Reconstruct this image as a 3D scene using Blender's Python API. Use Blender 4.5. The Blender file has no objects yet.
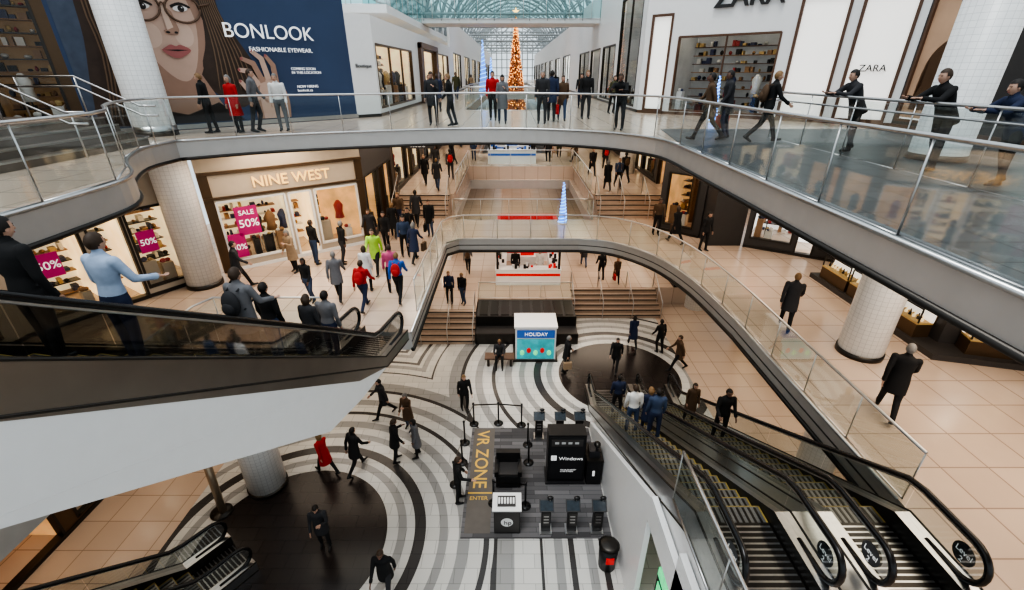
import bpy, math, random
from mathutils import Vector, Matrix
random.seed(7)
R=math.radians
scene=bpy.context.scene
COL=scene.collection

# ---------------------------------------------------------------- materials
def nt(m):
    m.use_nodes=True; t=m.node_tree; t.nodes.clear(); return t
def mixrgb(t,f,a,b):
    n=t.nodes.new('ShaderNodeMix'); n.data_type='RGBA'
    for i,v in ((0,f),(6,a),(7,b)):
        if isinstance(v,bpy.types.NodeSocket): t.links.new(v,n.inputs[i])
        elif i==0: n.inputs[0].default_value=v
        else: n.inputs[i].default_value=(*v[:3],1)
    return n.outputs[2]
def mth(t,op,a,b=None):
    n=t.nodes.new('ShaderNodeMath'); n.operation=op
    for i,v in enumerate((a,b)):
        if v is None: continue
        if isinstance(v,bpy.types.NodeSocket): t.links.new(v,n.inputs[i])
        else: n.inputs[i].default_value=v
    return n.outputs[0]
def mat(name,c,rough=.5,metal=0,emit=0,noise=.1,ns=5,spec=.5,bump=0,ecol=None):
    m=bpy.data.materials.new(name); t=nt(m)
    o=t.nodes.new('ShaderNodeOutputMaterial'); p=t.nodes.new('ShaderNodeBsdfPrincipled')
    t.links.new(p.outputs[0],o.inputs[0])
    tc=t.nodes.new('ShaderNodeTexCoord'); nz=t.nodes.new('ShaderNodeTexNoise')
    nz.inputs['Scale'].default_value=ns; nz.inputs['Detail'].default_value=3
    t.links.new(tc.outputs['Object'],nz.inputs['Vector'])
    a=[max(0,x*(1-noise)) for x in c]; b=[min(1,x*(1+noise)) for x in c]
    col=mixrgb(t,nz.outputs[0],a,b)
    t.links.new(col,p.inputs['Base Color'])
    p.inputs['Roughness'].default_value=rough; p.inputs['Metallic'].default_value=metal
    p.inputs['Specular IOR Level'].default_value=spec
    if emit:
        if ecol: p.inputs['Emission Color'].default_value=(*ecol,1)
        else: t.links.new(col,p.inputs['Emission Color'])
        p.inputs['Emission Strength'].default_value=emit
    if bump:
        bn=t.nodes.new('ShaderNodeBump'); bn.inputs['Strength'].default_value=bump
        t.links.new(nz.outputs[0],bn.inputs['Height']); t.links.new(bn.outputs[0],p.inputs['Normal'])
    return m
def glassmat(name,tint=(.86,.925,.915),refl=.2):
    m=bpy.data.materials.new(name); t=nt(m)
    o=t.nodes.new('ShaderNodeOutputMaterial'); tr=t.nodes.new('ShaderNodeBsdfTransparent')
    g=t.nodes.new('ShaderNodeBsdfGlossy'); mx=t.nodes.new('ShaderNodeMixShader'); fr=t.nodes.new('ShaderNodeFresnel')
    nz=t.nodes.new('ShaderNodeTexNoise'); nz.inputs['Scale'].default_value=.7
    t.links.new(mixrgb(t,nz.outputs[0],tint,[min(1,x*1.04) for x in tint]),tr.inputs[0])
    g.inputs['Roughness'].default_value=.04; fr.inputs['IOR'].default_value=1.45
    f=mth(t,'ADD',mth(t,'MULTIPLY',fr.outputs[0],refl),.02)
    t.links.new(f,mx.inputs[0]); t.links.new(tr.outputs[0],mx.inputs[1]); t.links.new(g.outputs[0],mx.inputs[2])
    t.links.new(mx.outputs[0],o.inputs[0]); return m
def tilemat(name,c1,c2,mortar,w=.6,h=.6,off=0,rough=.22,msize=.008,bump=0,rot=0):
    m=bpy.data.materials.new(name); t=nt(m)
    o=t.nodes.new('ShaderNodeOutputMaterial'); p=t.nodes.new('ShaderNodeBsdfPrincipled')
    t.links.new(p.outputs[0],o.inputs[0]); tc=t.nodes.new('ShaderNodeTexCoord')
    mp=t.nodes.new('ShaderNodeMapping'); mp.inputs['Rotation'].default_value[2]=rot
    t.links.new(tc.outputs['Object'],mp.inputs[0])
    b=t.nodes.new('ShaderNodeTexBrick'); b.offset=off; b.inputs['Scale'].default_value=1
    b.inputs['Brick Width'].default_value=w; b.inputs['Row Height'].default_value=h
    b.inputs['Mortar Size'].default_value=msize; b.inputs['Bias'].default_value=0
    b.inputs['Color1'].default_value=(*c1,1); b.inputs['Color2'].default_value=(*c2,1); b.inputs['Mortar'].default_value=(*mortar,1)
    t.links.new(mp.outputs[0],b.inputs['Vector'])
    nz=t.nodes.new('ShaderNodeTexNoise'); nz.inputs['Scale'].default_value=1.3; nz.inputs['Detail'].default_value=5
    t.links.new(tc.outputs['Object'],nz.inputs['Vector'])
    f=mth(t,'MULTIPLY',nz.outputs[0],.3)
    col=mixrgb(t,f,b.outputs[0],[x*.6 for x in c1])
    t.links.new(col,p.inputs['Base Color']); p.inputs['Roughness'].default_value=rough
    return m

M_white=mat('white_plaster',(.78,.78,.775),.55,noise=.03)
M_whitegloss=mat('white_gloss_panel',(.79,.79,.785),.3,noise=.03)
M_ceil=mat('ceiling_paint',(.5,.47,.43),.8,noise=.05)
M_steel=mat('brushed_steel',(.55,.545,.54),.3,1,noise=.12,ns=14)
M_fascia=mat('fascia_metal',(.50,.475,.45),.42,.45,noise=.08,ns=3)
M_darkmetal=mat('dark_metal',(.06,.055,.05),.35,.8)
M_truss=mat('truss_paint',(.36,.39,.40),.5,noise=.1)
M_black=mat('black_plastic',(.012,.012,.013),.35)
M_rubber=mat('handrail_rubber',(.010,.009,.009),.25)
M_bronze=mat('bronze_panel',(.11,.07,.04),.35,.5)
M_glass=glassmat('railing_glass')
M_glassd=glassmat('escalator_glass',(.70,.75,.745),.35)
M_glassdark=glassmat('tinted_escalator_glass',(.42,.44,.43),.4)
M_shopglass=glassmat('shop_glass',(.93,.95,.95),.4)
M_glassteal=glassmat('atrium_glass',(.55,.80,.80),.5)
M_warm=mat('self_lit_display_wall',(.82,.60,.38),.6,emit=.75,noise=.4,ns=1.8)  # emission in the back wall stands in for shop lighting
M_warm2=mat('self_lit_amber_wall',(.62,.36,.16),.6,emit=.6,noise=.5,ns=1.5)  # amber glow put into the wall material as interior light
M_amberdim=mat('self_lit_amber_dim',(.34,.21,.10),.6,emit=.15,noise=.5,ns=1.5)  # weak wall glow imitates a dimly lit shop interior
M_cool=mat('self_lit_white_wall',(.8,.8,.76),.6,emit=.9,noise=.3,ns=1)  # wall itself emits, imitating white shop lighting
M_dim=mat('self_lit_grey_wall',(.32,.32,.31),.6,emit=.25,noise=.4,ns=1.2)  # faint emission added to the wall to brighten grey interiors
M_strip=mat('light_strip',(1,.90,.72),.5,emit=16,noise=.01)
M_spot=mat('downlight_lens',(1,.93,.8),.5,emit=14,noise=.01)
M_lightbox=mat('lightbox_panel',(.93,.905,.86),.5,emit=.5,noise=.05,ns=1)
M_wood=mat('walnut_frame',(.12,.065,.04),.4,noise=.25,ns=9)
M_beigewall=mat('sand_plaster',(.46,.39,.31),.6,noise=.06)
M_darkwall=mat('charcoal_wall',(.05,.046,.045),.45)
M_signblue=mat('poster_slate_blue',(.042,.07,.14),.6,noise=.25,ns=.5)
M_letter=mat('white_lettering',(.95,.95,.95),.5,emit=.3,noise=.01)
M_letterdark=mat('black_lettering',(.03,.03,.03),.5)
M_lettergold=mat('gold_lettering',(.90,.58,.22),.4,emit=.55,noise=.02)
M_yellow=mat('yellow_print',(.75,.48,.10),.6,noise=.05)
M_treadyellow=mat('tread_edge_yellow',(.30,.22,.06),.6,noise=.1)
M_pink=mat('magenta_print',(.42,.02,.14),.6,emit=.12,noise=.1)
M_red=mat('red_panel',(.60,.02,.02),.4,emit=.3,noise=.06)
M_teal=mat('teal_screen',(.05,.36,.40),.4,emit=.4,noise=.5,ns=3)
M_green=mat('green_screen',(.10,.60,.25),.4,emit=1.0,noise=.3,ns=6)
M_bluelight=mat('blue_led',(.15,.42,1),.4,emit=3,noise=.15,ns=8)
M_blue=mat('blue_print',(.03,.12,.42),.5,emit=.2,noise=.1)
M_darkscreen=mat('dark_screen',(.02,.03,.04),.12,emit=.05,noise=.6,ns=12)
goods=[mat('goods_%s'%n,c,.5) for n,c in (('black',(.014,.014,.014)),('tan',(.32,.18,.09)),('white',(.7,.67,.62)),('red',(.35,.04,.04)),('navy',(.04,.05,.11)),('gold',(.52,.36,.15)))]
M_tile=tilemat('peach_marble_tile',(.60,.475,.385),(.55,.43,.345),(.30,.225,.18),.9,.9,msize=.014,rough=.2)
M_tiledark=tilemat('slate_tile',(.11,.115,.12),(.075,.08,.085),(.02,.02,.02),.6,.6,rough=.4,msize=.014)
M_carpet=tilemat('plank_carpet',(.20,.195,.20),(.055,.053,.056),(.03,.03,.03),1.1,.16,.37,rough=.85,msize=.006)
M_stepstone=mat('step_stone',(.42,.32,.25),.4)
M_tread=mat('escalator_tread',(.20,.20,.195),.4,.6,noise=.3,ns=30)
M_blackglass=mat('black_decal',(.03,.03,.035),.3)

C1=(-6.1,8.3); C2=(4.6,16.1)
def groundmat():
    m=bpy.data.materials.new('ring_inlay_stone'); t=nt(m)
    o=t.nodes.new('ShaderNodeOutputMaterial'); p=t.nodes.new('ShaderNodeBsdfPrincipled'); t.links.new(p.outputs[0],o.inputs[0])
    tc=t.nodes.new('ShaderNodeTexCoord'); sp=t.nodes.new('ShaderNodeSeparateXYZ'); t.links.new(tc.outputs['Object'],sp.inputs[0])
    def dist(c):
        a=mth(t,'SUBTRACT',sp.outputs[0],c[0]); b=mth(t,'SUBTRACT',sp.outputs[1],c[1])
        return mth(t,'SQRT',mth(t,'ADD',mth(t,'MULTIPLY',a,a),mth(t,'MULTIPLY',b,b)))
    d1=dist(C1); d2=dist(C2)
    dm=mth(t,'MINIMUM',d1,d2)
    sx=mth(t,'ADD',sp.outputs[0],7.2)
    sel=mth(t,'MULTIPLY',mth(t,'LESS_THAN',sp.outputs[1],9.5),mth(t,'GREATER_THAN',d1,5.6))
    n=t.nodes.new('ShaderNodeMix'); n.data_type='FLOAT'; t.links.new(sel,n.inputs[0]); t.links.new(dm,n.inputs[2]); t.links.new(sx,n.inputs[3])
    v=mth(t,'DIVIDE',n.outputs[0],20)
    cr=t.nodes.new('ShaderNodeValToRGB'); cr.color_ramp.interpolation='CONSTANT'
    W=(.60,.59,.56,1);G=(.33,.325,.315,1);D=(.065,.06,.058,1);B=(.032,.025,.023,1)
    stops=[(0,B),(2.55,W),(2.85,G),(3.05,W),(3.35,D),(3.6,W),(4.0,G),(4.25,W),(4.6,G),(4.9,W),(5.25,D),(5.4,W),(5.8,G),(6.15,W),(6.6,D),(6.78,G),(7.2,W),(7.9,D),(8.02,W),(8.35,G),(8.55,W),(8.75,D),(8.85,W),(9.2,G),(9.45,W),(9.6,D),(9.7,W)]
    el=cr.color_ramp.elements
    el[0].position=0; el[0].color=B; el[1].position=stops[1][0]/20; el[1].color=stops[1][1]
    for s_,c_ in stops[2:]:
        e=el.new(s_/20); e.color=c_
    t.links.new(v,cr.inputs[0])
    b=t.nodes.new('ShaderNodeTexBrick'); b.offset=.5; b.inputs['Scale'].default_value=1; b.inputs['Brick Width'].default_value=.6; b.inputs['Row Height'].default_value=.4
    b.inputs['Mortar Size'].default_value=.008; b.inputs['Color1'].default_value=(1,1,1,1); b.inputs['Color2'].default_value=(.84,.84,.84,1); b.inputs['Mortar'].default_value=(.5,.5,.5,1)
    t.links.new(tc.outputs['Object'],b.inputs['Vector'])
    mm=t.nodes.new('ShaderNodeMix'); mm.data_type='RGBA'; mm.blend_type='MULTIPLY'; mm.inputs[0].default_value=.8
    t.links.new(cr.outputs[0],mm.inputs[6]); t.links.new(b.outputs[0],mm.inputs[7])
    ax=mth(t,'MAXIMUM',mth(t,'GREATER_THAN',sp.outputs[0],7.6),mth(t,'LESS_THAN',sp.outputs[0],-9.6))
    bt=t.nodes.new('ShaderNodeTexBrick'); bt.offset=0; bt.inputs['Scale'].default_value=1; bt.inputs['Brick Width'].default_value=.9; bt.inputs['Row Height'].default_value=.9; bt.inputs['Mortar Size'].default_value=.012
    bt.inputs['Color1'].default_value=(.54,.42,.335,1); bt.inputs['Color2'].default_value=(.49,.38,.30,1); bt.inputs['Mortar'].default_value=(.28,.21,.16,1)
    t.links.new(tc.outputs['Object'],bt.inputs['Vector'])
    col=mixrgb(t,ax,mm.outputs[2],bt.outputs[0])
    t.links.new(col,p.inputs['Base Color']); p.inputs['Roughness'].default_value=.24
    return m
M_ground=groundmat()

# ---------------------------------------------------------------- mesh builder
class MB:
    def __init__(s): s.v=[];s.f=[];s.m=[];s.s=[];s.M=Matrix()
    def add(s,vs,fs,m=0,smooth=False):
        o=len(s.v); s.v+=[tuple(s.M@Vector(v)) for v in vs]
        for f in fs: s.f.append([i+o for i in f]); s.m.append(m); s.s.append(smooth)
    def box(s,x0,x1,y0,y1,z0,z1,m=0):
        vs=[(x,y,z) for z in (z0,z1) for y in (y0,y1) for x in (x0,x1)]
        s.add(vs,[(0,2,3,1),(4,5,7,6),(0,1,5,4),(2,6,7,3),(0,4,6,2),(1,3,7,5)],m)
    def poly(s,p,m=0): s.add(p,[list(range(len(p)))],m)
    def prism(s,p,z0,z1,m=0,ms=None):
        n=len(p); vs=[(x,y,z0) for x,y in p]+[(x,y,z1) for x,y in p]
        s.add(vs,[list(range(n))[::-1],list(range(n,2*n))],m)
        s.add(vs,[(i,(i+1)%n,n+(i+1)%n,n+i) for i in range(n)],m if ms is None else ms)
    def tube(s,pts,r,m=0,n=8,caps=True,smooth=True,ry=None,up=None):
        P=[Vector(p) for p in pts]; k=len(P); rs=r if isinstance(r,(list,tuple)) else [r]*k
        rys=ry if ry is not None else rs
        vs=[];u=None
        for i in range(k):
            t=(P[min(i+1,k-1)]-P[max(i-1,0)])
            if t.length<1e-9: t=Vector((0,0,1))
            t.normalize()
            if u is None:
                u=Vector(up) if up else (Vector((1,0,0)) if abs(t.x)<.9 else Vector((0,1,0)))
            u=(u-t*u.dot(t)); u.normalize(); w=t.cross(u)
            for j in range(n):
                a=2*math.pi*j/n; vs.append(P[i]+u*(math.cos(a)*rs[i])+w*(math.sin(a)*rys[i]))
        fs=[(i*n+j,i*n+(j+1)%n,(i+1)*n+(j+1)%n,(i+1)*n+j) for i in range(k-1) for j in range(n)]
        if caps: fs+= [list(range(n))[::-1],[(k-1)*n+j for j in range(n)]]
        s.add(vs,fs,m,smooth)
    def cyl(s,x,y,z0,z1,r,m=0,n=24,r2=None): s.tube([(x,y,z0),(x,y,z1)],[r,r if r2 is None else r2],m,n)
    def caps(s,p0,r0,p1,r1,m=0,n=12):
        p0=Vector(p0);p1=Vector(p1); d=(p1-p0).normalized(); pts=[];rs=[]
        for a in (8,35,62,90): pts.append(p0-d*r0*math.cos(R(a))); rs.append(r0*math.sin(R(a)))
        for a in (90,62,35,8): pts.append(p1+d*r1*math.cos(R(a))); rs.append(r1*math.sin(R(a)))
        s.tube(pts,rs,m,n)
    def ell(s,c,r,m=0,nu=12,nv=8,fn=None):
        vs=[];fs=[]
        for i in range(nv+1):
            ph=math.pi*i/nv
            for j in range(nu):
                a=2*math.pi*j/nu
                u=Vector((math.sin(ph)*math.cos(a),math.sin(ph)*math.sin(a),math.cos(ph)))
                if fn: u=fn(u)
                vs.append((c[0]+u[0]*r[0],c[1]+u[1]*r[1],c[2]+u[2]*r[2]))
        for i in range(nv):
            for j in range(nu): fs.append((i*nu+j,(i+1)*nu+j,(i+1)*nu+(j+1)%nu,i*nu+(j+1)%nu))
        s.add(vs,fs,m,True)
    def mesh(s,name,mats):
        me=bpy.data.meshes.new(name); me.from_pydata(s.v,[],s.f)
        for mt in mats: me.materials.append(mt)
        me.polygons.foreach_set('material_index',s.m); me.polygons.foreach_set('use_smooth',s.s); me.update(); return me
    def build(s,name,mats,parent=None,loc=None,rz=0):
        o=bpy.data.objects.new(name,s.mesh(name,mats)); COL.objects.link(o)
        if loc: o.location=loc
        o.rotation_euler[2]=R(rz)
        if parent: o.parent=parent
        return o
def empty(name,loc=(0,0,0)):
    e=bpy.data.objects.new(name,None); e.location=loc; e.empty_display_size=.2; COL.objects.link(e); return e
def frame(p0,p1,z=0):
    x=Vector((p1[0]-p0[0],p1[1]-p0[1],0)).normalized(); y=Vector((0,0,1)).cross(x)
    return Matrix(((x.x,y.x,0,p0[0]),(x.y,y.y,0,p0[1]),(0,0,1,z),(0,0,0,1)))
UPR=Matrix(((1,0,0,0),(0,0,-1,0),(0,1,0,0),(0,0,0,1)))
def text(name,body,M,width=None,size=.5,material=None,parent=None,ext=.01,align='LEFT',bold=0):
    cu=bpy.data.curves.new(name,'FONT'); cu.body=body; cu.size=size; cu.extrude=ext; cu.align_x=align; cu.offset=bold
    o=bpy.data.objects.new(name,cu); COL.objects.link(o); bpy.context.view_layer.update()
    me=bpy.data.meshes.new_from_object(o.evaluated_get(bpy.context.evaluated_depsgraph_get()))
    bpy.data.objects.remove(o); bpy.data.curves.remove(cu)
    if width:
        xs=[v.co.x for v in me.vertices]; w=max(xs)-min(xs); k=width/w
        for v in me.vertices: v.co.x*=k; v.co.y*=k
    me.transform(M); me.materials.clear(); me.materials.append(material)
    o=bpy.data.objects.new(name,me); COL.objects.link(o)
    if parent: o.parent=parent
    return o
def wallM(F,x,z,off=.03): return F@Matrix.Translation((x,-off,z))@UPR
def smooth(pts,n=5):
    P=[Vector((*p,0)) for p in pts]; out=[]
    for i in range(len(P)-1):
        a=P[max(i-1,0)];b=P[i];c=P[i+1];d=P[min(i+2,len(P)-1)]
        for k in range(n):
            t=k/n; q=.5*((2*b)+(c-a)*t+(2*a-5*b+4*c-d)*t*t+(3*b-a-3*c+d)*t**3); out.append((q.x,q.y))
    out.append(tuple(pts[-1])); return out
def slab(name,outer,holes,ztop,th,mt,ms,mb):
    cu=bpy.data.curves.new(name,'CURVE'); cu.dimensions='2D'; cu.fill_mode='BOTH'; cu.extrude=th/2
    for pl in [outer]+holes:
        sp=cu.splines.new('POLY'); sp.points.add(len(pl)-1)
        for i,(x,y) in enumerate(pl): sp.points[i].co=(x,y,0,1)
        sp.use_cyclic_u=True
    o=bpy.data.objects.new(name,cu); COL.objects.link(o); bpy.context.view_layer.update()
    me=bpy.data.meshes.new_from_object(o.evaluated_get(bpy.context.evaluated_depsgraph_get()))
    bpy.data.objects.remove(o)
    me.transform(Matrix.Translation((0,0,ztop-th/2))); me.materials.clear()
    for m_ in (mt,ms,mb): me.materials.append(m_)
    zt=ztop-.001
    for p in me.polygons:
        zs=[me.vertices[i].co.z for i in p.vertices]
        p.material_index=0 if min(zs)>zt else (2 if max(zs)<ztop-th+.001 else 1); p.use_smooth=False
    ob=bpy.data.objects.new(name,me); COL.objects.link(ob); return ob

# ---------------------------------------------------------------- slabs
curve3=smooth([(4.4,12.3),(4.2,13.9),(3.0,15.4),(0.8,16.4),(-1.8,16.5),(-5,15.6),(-7.5,14.6),(-9.4,13.3)],5)
curve3b=smooth([(-9.4,13.3),(-9.3,11.9),(-8.4,10.2),(-7.1,8.6),(-6.8,7.2),(-6.8,4.0)],4)
V3=[(4.4,0.3)]+curve3+curve3b[1:]+[(-6.8,0.3)]
V3b=[(-2.4,25),(2.4,25),(2.4,46),(-2.4,46)]
V3c=[(-3,52),(3,52),(3,100),(-3,100)]
outer=[(-15,-3),(14.5,-3),(14.5,140),(-15,140)]
slab('floor_upper',outer,[V3,V3b,V3c],10,.5,M_tile,M_fascia,M_ceil)
rc=smooth([(6.75,12),(6.5,15),(5.8,17.4),(4.5,19.0),(3,19.5)],4)
V2=[(-8.5,.5),(2.9,.5),(2.9,4.0),(6.75,4.0)]+rc+[(-2.4,19.5),(-2.9,19.0),(-2.9,11.3),(-8.5,11.3)]
V2b=[(-2.9,22.5),(4.0,22.5),(4.0,32),(-2.9,32)]
V2c=[(-3,38),(3.5,38),(3.5,70),(-3,70)]
slab('floor_middle',outer,[V2,V2b,V2c],5,.6,M_tile,M_fascia,M_ceil)
g=MB(); g.box(-15,14.5,-3,140,-.3,0); g.build('floor',[M_ground])
g=MB(); g.prism([(4.42,.3),(14.3,.3),(14.3,16.2),(5.0,16.2),(4.42,12.3)],10.0,10.012)
g.build('floor_walkway_slate',[M_tiledark])
g=MB()
g.prism([(-13,20.3),(-1.8,20.3),(-1.8,21.5),(3.2,21.5),(3.2,22.9),(12,22.9),(12,80),(-13,80)],0,1.0)
g.build('floor_raised_lower',[M_tile])
g=MB()
for x0,x1 in ((4.3,14.4),(-14.9,-3.1)): g.box(x0,x1,24.2,32.2,5,5.9)
g.box(-14.9,14.4,32.2,37.8,5,5.9)
for x0,x1 in ((3.6,14.4),(-14.9,-3.1)): g.box(x0,x1,37.8,130,5,5.9)
g.build('floor_raised_middle',[M_tile])

def stairs(name,x0,x1,y0,z0,n,rise=.165,run=.28):
    g=MB()
    for i in range(n):
        g.box(x0,x1,y0+i*run,y0+n*run,z0+i*rise,z0+(i+1)*rise,0)
        g.box(x0,x1,y0+i*run-.005,y0+i*run+.05,z0+(i+1)*rise-.04,z0+(i+1)*rise+.004,1)
    k=(x1-x0)
    for xx in ([x0+.06,x1-.06]+([x0+k/3,x0+2*k/3] if k>3 else [])):
        a=(xx,y0-.1,z0+.95); b=(xx,y0+n*run+.1,z0+n*rise+.95)
        g.tube([(xx,y0-.1,z0),a,b,(xx,b[1],z0+n*rise)],.022,2,8)
        g.tube([(xx,(a[1]+b[1])/2,z0+.3),(xx,(a[1]+b[1])/2,(a[2]+b[2])/2)],.018,2,6)
    return g.build(name,[M_stepstone,M_darkmetal,M_steel])
stairs('stairs',-5.6,-1.8,18.6,0,6)
stairs('stairs',3.2,7.9,21.2,0,6)
stairs('stairs',4.4,8.2,22.7,5,5,.18,.3)
stairs('stairs',-6.1,-3.3,22.7,5,5,.18,.3)

def railing(name,pts,z,h=1.07,step=1.5,glass=M_glass,second=False):
    g=MB(); P=[Vector((p[0],p[1],z)) for p in pts]
    L=[0]
    for a,b in zip(P,P[1:]): L.append(L[-1]+(b-a).length)
    def at(s):
        for i in range(len(P)-1):
            if s<=L[i+1]+1e-6: return P[i].lerp(P[i+1],(s-L[i])/max(1e-6,L[i+1]-L[i]))
        return P[-1]
    n=max(1,round(L[-1]/step)); up=Vector((0,0,1))
    for i in range(n):
        a=at(L[-1]*i/n+.012); b=at(L[-1]*(i+1)/n-.012)
        g.add([a+up*.04,b+up*.04,b+up*(h-.05),a+up*(h-.05)],[(0,1,2,3)],1)
        p=at(L[-1]*i/n); g.tube([p,p+up*(h-.02)],.014,0,6)
        g.tube([a,b],.022,0,4)
    p=P[-1]; g.tube([p,p+up*(h-.02)],.014,0,6)
    top=[at(L[-1]*i/(n*2))+up*h for i in range(n*2+1)]
    g.tube(top,.03,0,8)
    if second:
        g.tube([at(L[-1]*i/(n*2))+up*(h-.2)+Vector((-.09,0,0)) for i in range(n*2+1)],.02,0,8)
    return g.build(name,[M_steel,glass])
inset=lambda pts,d:[(x+(d if x>4 else (-d if x<-6.5 else 0)),y+(d if y>12.4 else 0)) for x,y in pts]
railing('glass_railing',[(4.48,.5)]+inset(curve3,.08)+inset(curve3b[1:],.08)+[(-6.88,.5)],10,1.1)
railing('glass_railing',[(7.5,1.0),(7.5,14.0)],10,1.22,1.6,second=True)
railing('glass_railing',[(6.83,5.6)]+[(x+.08,y+.08) for x,y in rc]+[(-2.4,19.58),(-2.98,19.0),(-2.98,12.6)],5)
railing('glass_railing',[(-5.2,11.38),(-8.58,11.38),(-8.58,.6)],5)
railing('glass_railing',[(2.82,2.0),(2.82,5.6)],5,1.1)
railing('glass_railing',[(-2.98,22.42),(4.08,22.42)],5)
railing('glass_railing',[(4.08,22.5),(4.08,24.2)],5)
railing('glass_railing',[(-2.98,24.2),(-2.98,32.1)],5.9); railing('glass_railing',[(4.2,24.2),(4.2,32.1)],5.9)
railing('glass_railing',[(-2.9,32.3),(4.1,32.3)],5.9)
railing('glass_railing',[(-2.48,46),(-2.48,24.92),(2.48,24.92),(2.48,46)],10)
railing('glass_railing',[(-1.75,21.6),(3.15,21.6)],1,.9)
g=MB()
e3=[(4.39,.3)]+[(x-.01 if x>4 else x,y-.01) for x,y in curve3]
g.tube([(x,y,9.99) for x,y in e3],.035,0,6); g.tube([(x,y,9.5) for x,y in e3],.05,1,6)
g.tube([(x,y,9.99) for x,y in curve3b],.035,0,6); g.tube([(x,y,9.5) for x,y in curve3b],.05,1,6)
e2=[(6.75,5.6)]+rc+[(-2.4,19.5),(-2.9,19.0),(-2.9,11.3)]
g.tube([(x,y,4.99) for x,y in e2],.035,0,6); g.tube([(x,y,4.42) for x,y in e2],.07,1,6); g.tube([(x,y,4.7) for x,y in e2],.02,1,6)
g.build('trim_1',[M_steel,M_darkmetal])

# ---------------------------------------------------------------- columns
def colmat():
    m=bpy.data.materials.new('column_mosaic'); t=nt(m)
    o=t.nodes.new('ShaderNodeOutputMaterial'); p=t.nodes.new('ShaderNodeBsdfPrincipled'); t.links.new(p.outputs[0],o.inputs[0])
    tc=t.nodes.new('ShaderNodeTexCoord'); sp=t.nodes.new('ShaderNodeSeparateXYZ'); t.links.new(tc.outputs['Object'],sp.inputs[0])
    an=mth(t,'MULTIPLY',mth(t,'ARCTAN2',sp.outputs[1],sp.outputs[0]),.5)
    cb=t.nodes.new('ShaderNodeCombineXYZ'); t.links.new(an,cb.inputs[0]); t.links.new(sp.outputs[2],cb.inputs[1])
    b=t.nodes.new('ShaderNodeTexBrick'); b.offset=0; b.inputs['Scale'].default_value=1; b.inputs['Brick Width'].default_value=.12; b.inputs['Row Height'].default_value=.12
    b.inputs['Mortar Size'].default_value=.004; b.inputs['Color1'].default_value=(.78,.78,.77,1); b.inputs['Color2'].default_value=(.74,.74,.73,1); b.inputs['Mortar'].default_value=(.52,.52,.52,1)
    t.links.new(cb.outputs[0],b.inputs[0]); t.links.new(b.outputs[0],p.inputs['Base Color']); p.inputs['Roughness'].default_value=.35
    return m
M_colcyl=colmat()
def column(x,y,r,z0,z1,name='column'):
    g=MB(); g.tube([(0,0,z0),(0,0,z1)],r,0,40)
    for zf in (0,5,10):
        if z0-.1<=zf<z1: g.tube([(0,0,zf),(0,0,zf+.14)],r+.03,1,40)
    if z1>9.6 and x<0: g.tube([(0,0,10.0),(0,0,10.28)],r+.02,2,40); g.tube([(0,0,9.4),(0,0,9.62)],r+.035,1,40)
    return g.build(name,[M_colcyl,M_darkmetal,M_steel],loc=(x,y,0))
column(-10.8,14.6,.54,5,16); column(9.25,10.25,.51,0,16); column(9.3,20.6,.5,1,9.5)
column(-7.7,10.3,.55,0,4.4); column(-7.6,20.9,.55,1,4.4); column(7.4,30,.5,5.9,9.5); column(-9.5,3,.55,0,4.4)

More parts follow.
